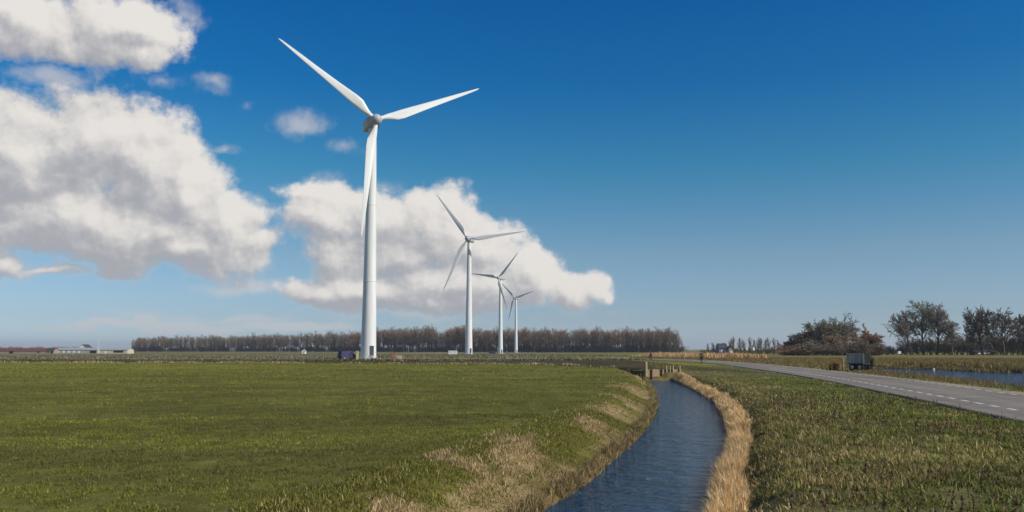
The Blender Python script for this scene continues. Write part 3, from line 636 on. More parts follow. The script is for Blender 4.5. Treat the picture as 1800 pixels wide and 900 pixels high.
def turbine(label, base, hubz, yaw, phase, Rr, scale=1.0):
    """the rotor axis points along local -Y"""
    root = empty('wind_turbine', base, yaw); tag(root, label, 'wind turbine', 'wind turbines standing in a row across the fields')
    z0 = hubz - base[2]; T = z0 - 1.2
    prof = [(1.95, -.3), (1.95, .02), (1.78, .05), (1.76, 1.0)]
    for f in (.33, .66): prof += [(1.76 + (.92 - 1.76) * f, T * f - .12), (1.76 + (.92 - 1.76) * f + .05, T * f - .10), (1.76 + (.92 - 1.76) * f + .05, T * f + .10), (1.76 + (.92 - 1.76) * f, T * f + .12)]
    prof += [(.92, T), (1.0, T + .02), (1.0, T + .25)]
    MB().lathe(prof, 40).build('tower', M_TUR, root, 35)
    MB().lathe([(3.1, -.35), (3.1, .12), (2.9, .2)], 32).build('foundation', M_CONC, root, 30)
    # door with steps on the side turned to the sun
    da = R_(-55) - yaw; Mx = Matrix.Rotation(da + PI / 2, 4, 'Z')
    m_ = MB(); m_.box((.95, .16, 2.1), (0, -1.72, 1.95)); me = m_.mesh('door', M_DOOR); me.transform(Mx); link('door', me, root)
    m_ = MB()
    for k in range(4): m_.box((1.1, .3, .06), (0, -1.95 - .3 * (3 - k), .25 + .2 * k))
    for sx_ in (-.55, .55):
        m_.tube((sx_, -1.85, .85), (sx_, -2.95, .2), .03, n=6); m_.tube((sx_, -1.9, 1.8), (sx_, -2.95, 1.15), .02, n=6); m_.tube((sx_, -2.95, .15), (sx_, -2.95, 1.15), .02, n=6)
    me = m_.mesh('steps', M_STEEL); me.transform(Mx); link('steps', me, root)
    ov = 3.4
    # nacelle: rounded box behind the hub
    b = MB(); sec = [(-2.2, .95, .95, 0), (-1.9, 1.2, 1.2, 0), (-.5, 1.45, 1.45, .05), (1.5, 1.5, 1.5, .1), (4.2, 1.4, 1.35, .15), (5.6, 1.15, 1.05, .25), (5.85, .85, .8, .28)]
    V, F = [], []; n = 20
    for yy, hw, hh_, dz in sec:
        for k in range(n):
            a = 2 * PI * k / n; c_, s_ = math.cos(a), math.sin(a); e = .45
            V.append((hw * math.copysign(abs(c_) ** e, c_), yy, z0 + dz + hh_ * math.copysign(abs(s_) ** e, s_)))
    for i in range(len(sec) - 1):
        for k in range(n): F.append((i * n + k, (i + 1) * n + k, (i + 1) * n + (k + 1) % n, i * n + (k + 1) % n))
    bm = bmesh.new(); vs = [bm.verts.new(v) for v in V]
    for f in F: bm.faces.new([vs[i] for i in f])
    bm.faces.new(vs[:n]); bm.faces.new(vs[-n:][::-1]); bmesh.ops.recalc_face_normals(bm, faces=bm.faces[:])
    me = bpy.data.meshes.new('nacelle'); bm.to_mesh(me); bm.free(); me.materials.append(M_TURD)
    for p in me.polygons: p.use_smooth = True
    me.set_sharp_from_angle(angle=R_(40)); nac = link('nacelle', me, root)
    m_ = MB(); m_.tube((-.35, 5.0, z0 + 1.4), (-.35, 5.0, z0 + 2.5), .03, n=6); m_.tube((.35, 5.0, z0 + 1.4), (.35, 5.0, z0 + 2.3), .03, n=6); m_.box((1.0, .04, .04), (0, 5.0, z0 + 2.0)); m_.build('wind_vane', M_STEEL, nac)
    tilt = R_(5); H0 = Vector((0, -ov, z0))
    Rt = Matrix.Translation(H0) @ Matrix.Rotation(-tilt, 4, 'X')
    m_ = MB(); m_.lathe([(1.15, -1.15), (1.28, -.8), (1.28, .5), (1.1, 1.0), (.75, 1.4), (.3, 1.62), (.03, 1.66)], 28, Rt @ Matrix.Rotation(PI / 2, 4, 'X')); hub = m_.build('hub', M_TURD, root, 40)
    bme = blade_mesh(Rr)
    for k in range(3):
        a = phase + k * 2 * PI / 3                     # angle from +X counter-clockwise, seen from the front
        bo = link('blade', bme, root); bo.matrix_local = Rt @ Matrix.Rotation(PI / 2 - a, 4, 'Y')
    return root
TURB = [((655, 217), 55.0, 23, 23, 28.0, 'nearest and tallest white wind turbine, beside the dark blue van at the field edge'),
        ((825, 421), 55.0, -11, 6, 28.0, 'second white wind turbine, its right blade level, with a white kiosk at its foot'),
        ((880, 489), 55.0, -28, 50, 24.5, 'third white wind turbine in the row, one dark blade raised to the upper right'),
        ((907, 524), 55.0, -32, 16, 24.0, 'smallest and farthest white wind turbine, last of the row before the bare wood')]
TPOS = []
for (hx, hy), hz_, yw, ph, Rr, lab in TURB:
    r = ray(hx, hy); t_ = (hz_ - EYE) / r[2]; bx_, by_ = r[0] * t_, r[1] * t_
    z_ = float(land(np.array([bx_]), np.array([by_]))[0][0]); TPOS.append((bx_, by_, z_))
    turbine(lab, (bx_, by_, z_), hz_, R_(yw), R_(ph), Rr)

# ------------------------------------------------------------------ trees
def tubes(segs, n=5):
    """segs: list of (p0,p1,r0,r1) as arrays -> verts, quads"""
    P0 = np.array([s[0] for s in segs]); P1 = np.array([s[1] for s in segs]); r0 = np.array([s[2] for s in segs]); r1 = np.array([s[3] for s in segs])
    d = P1 - P0; d /= np.linalg.norm(d, axis=1)[:, None] + 1e-9
    u = np.cross(d, np.where(np.abs(d[:, 2:3]) < .9, [[0, 0, 1.]], [[1., 0, 0]])); u /= np.linalg.norm(u, axis=1)[:, None]; v = np.cross(d, u)
    V = []
    for P, r in ((P0, r0), (P1, r1)):
        for k in range(n):
            a = 2 * PI * k / n; V.append(P + (u * math.cos(a) + v * math.sin(a)) * r[:, None])
    V = np.stack(V, 1); m_ = len(segs); o = np.arange(m_)[:, None] * 2 * n
    F = np.concatenate([o + [k, (k + 1) % n, n + (k + 1) % n, n + k] for k in range(n)], 0)
    return V.reshape(-1, 3), F
def rot_away(d, ang, az):
    d = Vector(d).normalized(); u = d.orthogonal().normalized(); u.rotate(Matrix.Rotation(az, 3, d)); return (d * math.cos(ang) + u * math.sin(ang)).normalized()
def make_tree(seed, H, trunk_frac, spread, levels, kids, ratio, r0, gnarl=.15, up=.25, fork=None, twig_w=None, stems=1):
    """limb skeleton: returns (thick segments, twig segments)"""
    R = random.Random(seed); thick, twigs = [], []
    def limb(p, d, L, r, lv):
        k = 4 if lv == 0 else 3; pts = [Vector(p)]; dd_ = Vector(d)
        for i in range(k):
            dd_ = (dd_ + Vector((R.gauss(0, gnarl), R.gauss(0, gnarl), R.gauss(0, gnarl) * .6 + up * (.15 if lv else .3)))).normalized()
            pts.append(pts[-1] + dd_ * L / k)
        for i in range(k):
            ra, rb = r * (1 - .5 * i / k), r * (1 - .5 * (i + 1) / k)
            (thick if lv < levels - 1 else twigs).append((tuple(pts[i]), tuple(pts[i + 1]), ra, rb))
        if lv >= levels: return
        nk = kids[min(lv, len(kids) - 1)]
        for q in range(nk):
            f = (trunk_frac + (1 - trunk_frac) * (q + R.random()) / nk) if lv == 0 else .25 + .75 * (q + R.random()) / nk
            f = min(f, 1.0); i = min(int(f * k), k - 1); pp = pts[i].lerp(pts[i + 1], f * k - i)
            base = (pts[i + 1] - pts[i]).normalized(); ang = spread[min(lv, len(spread) - 1)] * R.uniform(.65, 1.3)
            nd = rot_away(base, ang, R.uniform(0, 2 * PI) if lv else 2.4 * q + R.random())
            LL = L * ratio[min(lv, len(ratio) - 1)] * R.uniform(.7, 1.2) * (1.1 - .45 * f if lv == 0 else 1)
            limb(pp, nd, LL, max(r * (1 - .5 * f) * .58, .012), lv + 1)
    for s_ in range(stems):
        a = R.uniform(0, 2 * PI); d = Vector((0, 0, 1)) if stems == 1 else Vector((math.cos(a) * R.uniform(.1, .9), math.sin(a) * R.uniform(.1, .9), 1)).normalized()
        limb((R.gauss(0, .12 * stems ** .5), R.gauss(0, .12 * stems ** .5), -.3), d, H * R.uniform(.7, 1.0) if stems > 1 else H * .8, r0, 0)
    return thick, twigs
def scale_to(thick, twigs, H, Wd):
    A_ = np.array([s[1] for s in thick + twigs]); zs = H / np.percentile(A_[:, 2], 99.7); ws_ = Wd / (2 * np.percentile(np.hypot(A_[:, 0], A_[:, 1]), 97))
    f = lambda L: [((p[0] * ws_, p[1] * ws_, p[2] * zs), (q[0] * ws_, q[1] * ws_, q[2] * zs), a, b) for p, q, a, b in L]
    return f(thick), f(twigs)
def tree_meshes(seed, H, Wd, bark, twig, twr, **kw):
    th, tw = make_tree(seed, H, **kw); th, tw = scale_to(th, tw, H, Wd)
    tw = [(p, q, twr, twr * .6) for p, q, a, b in tw]
    V, F = tubes(th, 5); m1 = np_mesh('trunk', V, F, bark, smooth=True)
    V, F = tubes(tw, 3); m2 = np_mesh('crown', V, F, twig)
    return m1, m2
def place_tree(name, meshes, loc, rz=0, sc=(1, 1, 1), label=None, group=None, cat='tree'):
    o = empty(name, loc, rz); o.scale = sc; tag(o, label, cat, group)
    link('trunk', meshes[0], o); link('crown', meshes[1], o); return o
def ground_z(x, y): return float(land(np.array([x]), np.array([y]))[0][0])

# the plantation behind the turbines
POP = dict(trunk_frac=.24, spread=[.55, .55, .5], levels=3, kids=[14, 6, 4], ratio=[.34, .5, .5], r0=.26, gnarl=.08, up=.5)
pop_v = [tree_meshes(100 + k, 23, 7.0 + (k % 3), [M_BARK, M_BARKB][k % 2], [M_TWIG, M_TWIGR, M_TWIG, M_TWIGG][k % 4], .05, **POP) for k in range(6)]
pop_g = [tree_meshes(140 + k, 22, 7.5, M_BARK, [M_TWIGG, M_TWIG][k % 2], .055, **POP) for k in range(3)]
def wood_line(f): return np.interp(f, [232, 640, 770, 1200], [1320, 1180, 1060, 930])
def top_h(f):   # photographed height of the wood in pixels above its foot
    return np.interp(f, [232, 245, 300, 420, 560, 600, 660, 700, 762, 772, 780, 800, 815, 830, 1150, 1170, 1190, 1200], [18, 24, 24.5, 27, 31, 31, 37, 40, 41, 33, 36, 43, 41, 38, 38, 40, 34, 24])
n_front = 280
for i in range(n_front):
    f = 232 + (1198 - 232) * (i + rng.uniform(.1, .9)) / n_front; yy = wood_line(f) + rng.uniform(-8, 10)
    x_ = XA(f, yy); hgt = top_h(f) * yy / FPX * rng.choice([.80, .90, .97, 1.0, 1.04, 1.12]) * rng.uniform(.95, 1.04) + 1.2
    block = f < 768; v_ = pop_g[i % 3] if f < 600 and rng.random() < .7 else pop_v[int(rng.integers(0, 6))]
    k = hgt / 22.5
    place_tree('poplar_tree', v_, (x_, yy, ground_z(x_, yy)), rng.uniform(0, 6.28), (k * rng.uniform(1.2, 1.6), k * rng.uniform(1.2, 1.6), k),
               'bare greyish poplar in the long left half of the far plantation' if block else 'bare brown poplar in the right half of the far plantation behind the small turbines', 'bare poplars of the far left plantation' if block else 'bare poplars of the far right plantation')
# the deeper rows of the wood read as one mass
VV, FF, CCn = [], [], 0
def collect(me):
    n = len(me.vertices); a = np.empty(n * 3, np.float32); me.vertices.foreach_get('co', a); l = np.empty(len(me.loops), np.int32); me.loops.foreach_get('vertex_index', l); return a.reshape(-1, 3), l.reshape(-1, 4)
src = [(collect(a), collect(b)) for a, b in pop_v + pop_g]
def mass(name, spots, mt):
    for part, mm in ((0, mt[0]), (1, mt[1])):
        VV, FF, off = [], [], 0
        for (x_, yy, hgt, sid) in spots:
            v, f = src[sid][part]; k = hgt / 22.5; a = rng.uniform(0, 6.28); c_, s_ = math.cos(a) * k * 1.2, math.sin(a) * k * 1.2
            VV.append(np.stack([v[:, 0] * c_ - v[:, 1] * s_ + x_, v[:, 0] * s_ + v[:, 1] * c_ + yy, v[:, 2] * k + ground_z(x_, yy)], -1)); FF.append(f + off); off += len(v)
        o = link(name if part == 0 else 'wood_twigs', np_mesh(name, np.concatenate(VV), np.concatenate(FF), mm)); tag(o, kind='stuff')
spots = []
for i in range(620):
    f = rng.uniform(234, 1194); row = rng.integers(1, 6); yy = wood_line(f) + 9 * row + rng.uniform(-4, 4)
    if 764 < f < 782 and rng.random() < .6: continue
    x_ = XA(f, yy); spots.append((x_, yy, (top_h(f) * yy / FPX) * rng.uniform(.84, 1.0) + 1.2, int(rng.integers(0, len(src)))))
mass('wood_trunks', spots, (M_BARK, M_TWIG))
# scrubby under-storey along the foot of the wood
BUSH = dict(trunk_frac=.1, spread=[.6, .6, .6], levels=2, kids=[7, 6], ratio=[.5, .5], r0=.07, gnarl=.14, up=.3, stems=9)
bush_v = [tree_meshes(200 + k, 5.0, 7.5, M_BARK, [M_TWIGG, M_TWIGR, M_TWIG, M_TWIGO][k], .05, **BUSH) for k in range(4)]
src += [(collect(a), collect(b)) for a, b in bush_v]
spots = []
for i in range(330):
    f = rng.uniform(236, 1196); yy = wood_line(f) + rng.uniform(2, 30); spots.append((XA(f, yy), yy, 22.5 * rng.uniform(.9, 2.0), 9 + int(rng.integers(0, 4))))
mass('wood_undergrowth', spots, (M_BARK, M_BARKB))

# trees on the right
OAK = dict(trunk_frac=.22, spread=[.8, .65, .6, .55], levels=4, kids=[12, 8, 6, 5], ratio=[.62, .55, .5, .5], r0=.5, gnarl=.17, up=.08)
TALL = dict(trunk_frac=.24, spread=[.62, .7, .65, .6], levels=4, kids=[13, 8, 6, 5], ratio=[.5, .55, .5, .5], r0=.42, gnarl=.13, up=.13)
DOME = dict(trunk_frac=.08, spread=[.95, .75, .65, .6], levels=4, kids=[16, 9, 6, 6], ratio=[.62, .55, .55, .5], r0=.42, gnarl=.18, up=.12)
SLIM = dict(trunk_frac=.12, spread=[.45, .5, .5], levels=3, kids=[16, 8, 5], ratio=[.3, .45, .5], r0=.2, gnarl=.1, up=.5)
DR = 400.0; U = DR / FPX
def rtree(px, hpx, wpx, kind, seed, bark, twig, twr, label, y=None, group=None, name='bare_tree'):
    y = y or DR + random.uniform(-12, 12); u = y / FPX; x_ = XA(px, y); z_ = ground_z(x_, y)
    foot = (EYE - z_) / u; hh_ = (hpx - 8 + foot) * u
    place_tree(name, tree_meshes(seed, hh_, wpx * u, bark, twig, twr, **kind), (x_, y, z_), random.uniform(0, 6), (1, 1, 1), label, group)
rtree(1600, 76, 67, TALL, 1, M_BARKG, M_TWIGG, .08, 'tall bare tree at the left edge of the tall clump, right of the rounded thicket')
rtree(1622, 92, 78, TALL, 2, M_BARKG, M_TWIGO, .08, 'tallest bare tree of the clump above the wide water, with a rounded top')
rtree(1646, 86, 70, TALL, 3, M_BARK, M_TWIGG, .08, 'tall bare tree with dark trunk, second from the right of its clump')
rtree(1674, 62, 52, TALL, 4, M_BARKG, M_TWIGG, .08, 'lower pale bare tree at the right end of the tall clump, before the gap')
rtree(1728, 82, 89, OAK, 5, M_BARK, M_TWIGD, .095, 'dark spreading bare tree whose low limbs reach left into the gap')
rtree(1764, 78, 86, OAK, 6, M_BARKB, M_TWIGD, .095, 'thick brown trunked bare tree in the middle of the dark right group')
rtree(1796, 76, 75, OAK, 7, M_BARK, M_TWIGD, .095, 'dark bare tree cut by the right edge of the picture')
rtree(1838, 80, 81, OAK, 8, M_BARK, M_TWIGD, .095, 'dark bare tree standing past the right edge of the picture')
rtree(1392, 26, 55, DOME, 11, M_BARKB, M_TWIGR, .08, 'lowest rusty bush at the left end of the rounded thicket', 350, name='bare_bush')
rtree(1418, 40, 65, DOME, 12, M_BARK, M_TWIG, .08, 'purplish brown tree on the left slope of the rounded thicket', 352)
rtree(1452, 59, 82, DOME, 13, M_BARKB, M_TWIGO, .08, 'grey green rounded tree left of the top of the thicket', 350)
rtree(1486, 65, 82, DOME, 14, M_BARK, M_TWIGG, .08, 'tallest rounded bare tree at the top of the thicket', 356)
rtree(1512, 48, 75, DOME, 15, M_BARKB, M_TWIGR, .08, 'rust brown tree on the right slope of the rounded thicket', 346)
rtree(1534, 36, 40, DOME, 16, M_BARKB, M_TWIGR, .08, 'small brown tree at the right end of the rounded thicket', 350)
rtree(1470, 32, 75, DOME, 17, M_BARKB, M_TWIG, .08, 'low brown tree in front of the rounded thicket, above the grey trailer', 338)
ORD = 'first second third fourth fifth sixth seventh eighth ninth tenth eleventh twelfth thirteenth fourteenth fifteenth sixteenth seventeenth'.split()
slim = [tree_meshes(300 + k, 10, 4.6, M_BARK, [M_TWIGG, M_TWIGO, M_TWIG][k], .045, **SLIM) for k in range(3)]
for i, (p, h) in enumerate([(1246, 18), (1255, 20), (1262, 17), (1271, 20), (1283, 27), (1291, 30), (1302, 28), (1309, 25), (1317, 29), (1325, 25), (1332, 29), (1339, 27), (1346, 24), (1353, 29), (1360, 28), (1368, 24), (1376, 20)]):
    y = 520 + random.uniform(-15, 15); x_ = XA(p, y); z_ = ground_z(x_, y); k = (h - 8 + (EYE - z_) / (y / FPX)) * y / FPX / 10
    place_tree('slim_tree', slim[i % 3], (x_, y, z_), i, (k * 1.05, k * 1.05, k), 'slim dark bare tree, %s from the left in the row by the road end' % ORD[i], 'slim trees in the row by the road end')
bush_r = [tree_meshes(400 + k, 6.0, 9.0, M_BARK, [M_TWIGG, M_TWIG, M_TWIGO][k], .05, **dict(BUSH, stems=14, kids=[8, 7])) for k in range(3)]
for i, p in enumerate(range(1548, 1860, 11)):
    y = 408 + random.uniform(-9, 14); x_ = XA(p, y); z_ = ground_z(x_, y); h = (15 if p < 1588 else 30 if p < 1700 else 36) * random.uniform(.85, 1.15); k = h * y / FPX / 6.0
    place_tree('bare_shrub', bush_r[i % 3], (x_, y, z_), i * 1.3, (k * 1.1 if k < .9 else 1.0, 1.0, k), 'dark bare shrub in the hedge under the tall trees at the right', 'shrubs in the hedge under the right trees', 'shrub')
for i, p in enumerate(range(1240, 1400, 12)):
    y = 535 + random.uniform(-6, 10); x_ = XA(p, y); k = 12 * y / FPX / 6.0 * random.uniform(.7, 1.1)
    place_tree('bare_shrub', bush_r[i % 3], (x_, y, ground_z(x_, y)), i * 1.7, (1.0, 1.0, k), 'low dark shrub under the row of slim trees by the road end', 'shrubs under the slim tree row', 'shrub')
thick_v = [tree_meshes(430 + k, 6.0, 10.0, M_BARKB, [M_TWIG, M_TWIGG, M_TWIGR][k], .06, **dict(BUSH, stems=16, kids=[8, 7])) for k in range(3)]
for i, p in enumerate(range(1384, 1548, 10)):
    y = 334 + random.uniform(-5, 6); x_ = XA(p, y); h = np.interp(p, [1380, 1420, 1460, 1500, 1548], [14, 25, 31, 31, 20]) * random.uniform(.6, 1.2); k = h * y / FPX / 6.0
    place_tree('bare_shrub', thick_v[i % 3], (x_, y, ground_z(x_, y)), i * 1.9, (.9, .9, k), 'brown bare shrub at the foot of the rounded thicket behind the grey trailer', 'shrubs at the foot of the rounded thicket', 'shrub')
# far hedge line at the left horizon
for i in range(26):
    y = 1500 + random.uniform(-20, 20); x_ = XA(-14 + i * 6.4, y); k = random.uniform(1.0, 1.5)
    place_tree('far_tree', bush_r[i % 3], (x_, y, ground_z(x_, y)), i, (1.7, 1.7, k), 'low dark tree in the far hedge line above the farm sheds at the left', 'trees of the far left hedge line')

# ------------------------------------------------------------------ buildings
def shed(name, label, px0, px1, y, eave, ridge, depth, wallm, roofm, cat='shed', openings=(), gable_front=False, yaw=0.0):
    """openings: (fraction along, width m, bottom, height, part name, material)"""
    x0, x1 = XA(px0, y), XA(px1, y); Wd = x1 - x0; z_ = ground_z((x0 + x1) / 2, y)
    root = empty(name, ((x0 + x1) / 2, y, z_), yaw); tag(root, label, cat)
    if gable_front:
        MB().prism([(-Wd / 2, -.3), (Wd / 2, -.3), (Wd / 2, eave), (0, ridge), (-Wd / 2, eave)], 0, depth).build('wall', wallm, root)
        rl = MB(); e = .25; s_ = (ridge - eave) / (Wd / 2)
        for sg in (-1, 1): rl.prism([(0, ridge + .03), (0, ridge + .22), (sg * (Wd / 2 + e), eave - e * s_ + .22), (sg * (Wd / 2 + e), eave - e * s_ + .03)], -.3, depth + .3)
        rl.build('roof', roofm, root)
    else:
        Mz = Matrix.Rotation(PI / 2, 4, 'Z')
        MB().prism([(0, -.3), (depth, -.3), (depth, eave), (depth / 2, ridge), (0, eave)], -Wd / 2, Wd / 2, Mz @ Matrix.Rotation(0, 4, 'Z')).build('wall', wallm, root)
        rl = MB(); s_ = (ridge - eave) / (depth / 2); e = .35
        rl.prism([(depth / 2, ridge + .03), (depth / 2, ridge + .22), (-e, eave - e * s_ + .22), (-e, eave - e * s_ + .03)], -Wd / 2 - .3, Wd / 2 + .3, Mz)
        rl.prism([(depth / 2, ridge + .03), (depth / 2, ridge + .22), (depth + e, eave - e * s_ + .22), (depth + e, eave - e * s_ + .03)], -Wd / 2 - .3, Wd / 2 + .3, Mz)
        rl.build('roof', roofm, root)
        for o in root.children: o.rotation_euler = (0, 0, 0)
    for (fr, w_, z0, hh_, nm, mm) in openings:
        MB().box((w_, .16, hh_), (-Wd / 2 + fr * Wd, -.05, z0 + hh_ / 2)).build(nm, mm, root)
    return root
YB = 700.0
shed('barn', 'long low barn with dark red brown roof at the left edge of the picture', -40, 80, YB, 2.2, 4.2, 12, M_PINK, M_REDB, 'barn', [(.2, 3, 0, 1.9, 'door', M_DARK), (.5, 3, 0, 1.9, 'door', M_DARK), (.9, 2, .7, .9, 'window', M_GLASS)])
shed('small_house', 'small pale brick house between the red barn and the grey greenhouse', 82, 95, YB, 2.6, 4.4, 7, M_PINK, M_ROOFD, 'house', [(.72, 1.6, 0, 2.2, 'door', M_DARK), (.25, 1.2, .9, 1.0, 'window', M_GLASS)])
shed('greenhouse', 'long grey white greenhouse with a low ridge in the far farmyard', 97, 157, YB + 10, 3.0, 4.6, 14, M_GREYS, M_GREYS, 'greenhouse', [(f, 1.6, .6, 1.6, 'window', M_WHITE) for f in (.1, .25, .4, .55, .7)])
shed('gabled_house', 'dark roofed farmhouse with white gable rising behind the greenhouse', 136, 154, YB + 45, 4.2, 7.6, 10, M_WHITE, M_ROOFD, 'house', [(.3, 1.4, 2.6, 1.2, 'window', M_GLASS), (.7, 1.4, 2.6, 1.2, 'window', M_GLASS)], gable_front=True)
shed('open_shed', 'open fronted shed with a black opening right of the greenhouse', 157, 171, YB, 2.8, 3.8, 8, M_GREYS, M_GREYS, 'shed', [(.5, 5.0, .4, 1.9, 'opening', M_DARK)])
shed('cream_shed', 'cream shed with one long dark opening, just left of the plantation', 176, 224, YB - 10, 2.9, 4.2, 12, M_CREAM, M_GREYS, 'shed', [(.68, 8.0, .9, 1.5, 'opening', M_DARK), (.2, 1.4, 0, 2.1, 'door', M_WHITE)])
x_ = XA(173, YB); z_ = ground_z(x_, YB)
r = empty('mast', (x_, YB, z_)); tag(r, 'thin white mast standing beside the open shed', 'mast')
MB().tube((0, 0, 0), (0, 0, 11.5), .16, .08, 8).build('pole', M_WHITE, r); MB().box((.9, .3, .5), (0, 0, 11.2)).build('antenna', M_WHITE, r)
shed('blue_house', 'blue grey farmhouse among the slim trees left of the thicket', 1264, 1279, 505, 3.6, 6.2, 8, mat('blue_grey_boards', (.22, .23, .33), .7, .3, .1, 2), M_ROOFD, 'house', [(.3, 1.0, 1.2, 1.2, 'window', M_WHITE), (.7, 1.0, 1.2, 1.2, 'window', M_WHITE)])
shed('pink_shed', 'pale pinkish shed right beside the blue grey farmhouse', 1281, 1289, 500, 3.2, 4.6, 6, M_PINK, M_ROOFD, 'shed', [(.5, 1.2, 0, 2.0, 'door', M_WHITE)], gable_front=True)
shed('red_shed', 'low dark red shed with white windows under the right trees', 1713, 1752, 392, 1.5, 2.5, 4, M_REDB, M_ROOFD, 'shed', [(f, 1.1, .5, .8, 'window', M_WHITE) for f in (.2, .45, .62)] + [(.84, .9, 0, 1.4, 'door', M_DARK)])
shed('white_hut', 'tiny white hut in front of the left half of the plantation', 530.5, 537, 640, 2.0, 3.2, 2.6, M_WHITE, M_GREYS, 'hut', [(.5, .7, 0, 1.7, 'door', M_GREYS)], gable_front=True)
def kiosk(label, px0, px1, y, h, mm, roofm):
    x0, x1 = XA(px0, y), XA(px1, y); Wd = x1 - x0; x_ = (x0 + x1) / 2
    r = empty('transformer_kiosk', (x_, y, ground_z(x_, y))); tag(r, label, 'kiosk')
    MB().box((Wd, 2.0, h + .3), (0, 1.0, h / 2 - .15), bevel=.03).build('body', mm, r); MB().box((Wd + .2, 2.2, .12), (0, 1.0, h + .065), bevel=.02).build('roof', roofm, r)
    for sx_ in (-.25, .25):
        d_ = MB().box((Wd * .4, .05, h * .8), (sx_ * Wd, -.02, h * .46)).build('door', mm, r)
        v_ = MB()
        for k in range(4): v_.box((Wd * .26, .03, .05), (sx_ * Wd, -.06, h * .62 + .09 * k))
        v_.build('vent', roofm, d_)
    MB().box((Wd + .3, 2.3, .35), (0, 1.0, -.1)).build('plinth', M_CONC, r)
kiosk('small white transformer kiosk left of the foot of the second turbine', 788, 803, 396, 1.9, M_WHITE, M_GREYS)
kiosk('small dark kiosk left of the foot of the third turbine', 859, 871, 560, 2.0, M_DOOR, M_ROOFD)

def van(label, px, y, rz):
    x_ = XA(px, y); r = empty('parked_van', (x_, y, ground_z(x_, y)), rz); tag(r, label, 'van')
    # side profile in (length, height), nose towards +x
    side = [(-1.95, .32), (-1.98, .9), (-1.93, 1.62), (-1.80, 1.80), (.45, 1.82), (.75, 1.74), (1.22, 1.14), (1.85, .98), (1.98, .78), (1.98, .32)]
    b = bmesh.new(); hw_ = .82; rows = []
    for yy in (-hw_, hw_): rows.append([b.verts.new((x, yy * (.88 if z > 1.2 else 1), z)) for x, z in side])
    n = len(side); b.faces.new(rows[0]); b.faces.new(rows[1][::-1])
    for k in range(n): b.faces.new((rows[0][k], rows[1][k], rows[1][(k + 1) % n], rows[0][(k + 1) % n]))
    bmesh.ops.recalc_face_normals(b, faces=b.faces[:]); bmesh.ops.bevel(b, geom=b.edges[:], offset=.06, segments=2, affect='EDGES')
    me = bpy.data.meshes.new('body'); b.to_mesh(me); b.free(); me.materials.append(M_BLUE); link('body', me, r)
    for sg in (-1, 1):
        lean = Matrix.Rotation(sg * -.16, 3, 'X')
        MB().box((.62, .03, .42), (.62, sg * .775, 1.38), lean, .03).build('side_window', M_GLASS, r)
        d_ = MB().box((.95, .03, .95), (.45, sg * .825, .78), None, .03).build('door', M_BLUE, r); MB().box((.16, .04, .03), (.1, sg * .85, 1.0)).build('handle', M_DOOR, d_)
        for xx in (-1.25, 1.22):
            w_ = MB().lathe([(.14, -.09), (.29, -.09), (.31, -.05), (.31, .05), (.29, .09), (.14, .09)], 20, Matrix.Translation((xx, sg * .76, .31)) @ Matrix.Rotation(PI / 2, 4, 'X')).build('wheel', M_RUB, r, 40)
            MB().lathe([(.04, -.11), (.17, -.10), (.17, .10), (.04, .11)], 14, Matrix.Translation((xx, sg * .76, .31)) @ Matrix.Rotation(PI / 2, 4, 'X')).build('rim', M_STEEL, w_, 40)
        MB().box((.05, .14, .3), (-1.99, sg * .68, .95), None, .015).build('tail_light', mat('tail_light_red', (.35, .02, .02), .2, .5), r)
        MB().box((.05, .26, .13), (1.97, sg * .58, .82), None, .015).build('headlight', M_GLASS, r)
    MB().box((.03, 1.1, .42), (-1.975, 0, 1.40), None, .02).build('rear_window', M_GLASS, r)
    MB().box((.03, 1.3, .60), (1.0, 0, 1.44), Matrix.Rotation(-.66, 3, 'Y'), .02).build('windscreen', M_GLASS, r)
    MB().box((.14, 1.6, .2), (-2.0, 0, .42), None, .04).build('bumper', M_DOOR, r); MB().box((.14, 1.6, .2), (2.0, 0, .42), None, .04).build('bumper', M_DOOR, r)
van('dark blue van parked left of the foot of the nearest turbine', 611, 188, R_(42))

# ------------------------------------------------------------------ posts, signs
def marker(name, label, px, foot, h, wd_, col, capm=None, cat='post', group=None):
    x_, y_ = G(px, foot); z_ = ground_z(x_, y_)
    r = empty(name, (x_, y_, z_)); tag(r, label, cat, group)
    MB().box((wd_, wd_, h + .3), (0, 0, h / 2 - .15), bevel=wd_ * .15).build('shaft', col, r)
    MB().box((wd_ * 1.15, wd_ * 1.15, h * .14), (0, 0, h * .95), bevel=wd_ * .1).build('cap', capm or col, r); return r
marker('marker_post', 'pale yellow marker post right of the dark blue van', 627.5, 631.8, 1.8, .5, M_YEL)
marker('marker_post', 'short white marker post on the far bank of the wide water', 1641, 643.6, .9, .2, M_WHITE)
def sign(label, px, y, h, bw, bh, board):
    x_ = XA(px, y); r = empty('road_sign', (x_, y, ground_z(x_, y))); tag(r, label, 'sign')
    MB().tube((0, 0, -.3), (0, 0, h), .06, n=8).build('pole', M_STEEL, r); MB().box((bw, .05, bh), (0, -.09, h - bh / 2), bevel=.01).build('board', board, r)
sign('thin white road sign on a pole, left one of two before the slim trees', 1313, 245, 2.7, .5, .7, M_WHITE)
sign('thin white road sign on a pole, right one of two before the slim trees', 1325, 250, 2.8, .6, .9, M_WHITE)
sign('small white notice board on a post below the tall bare clump', 1581, 330, 1.7, 1.1, 1.0, M_WHITE)
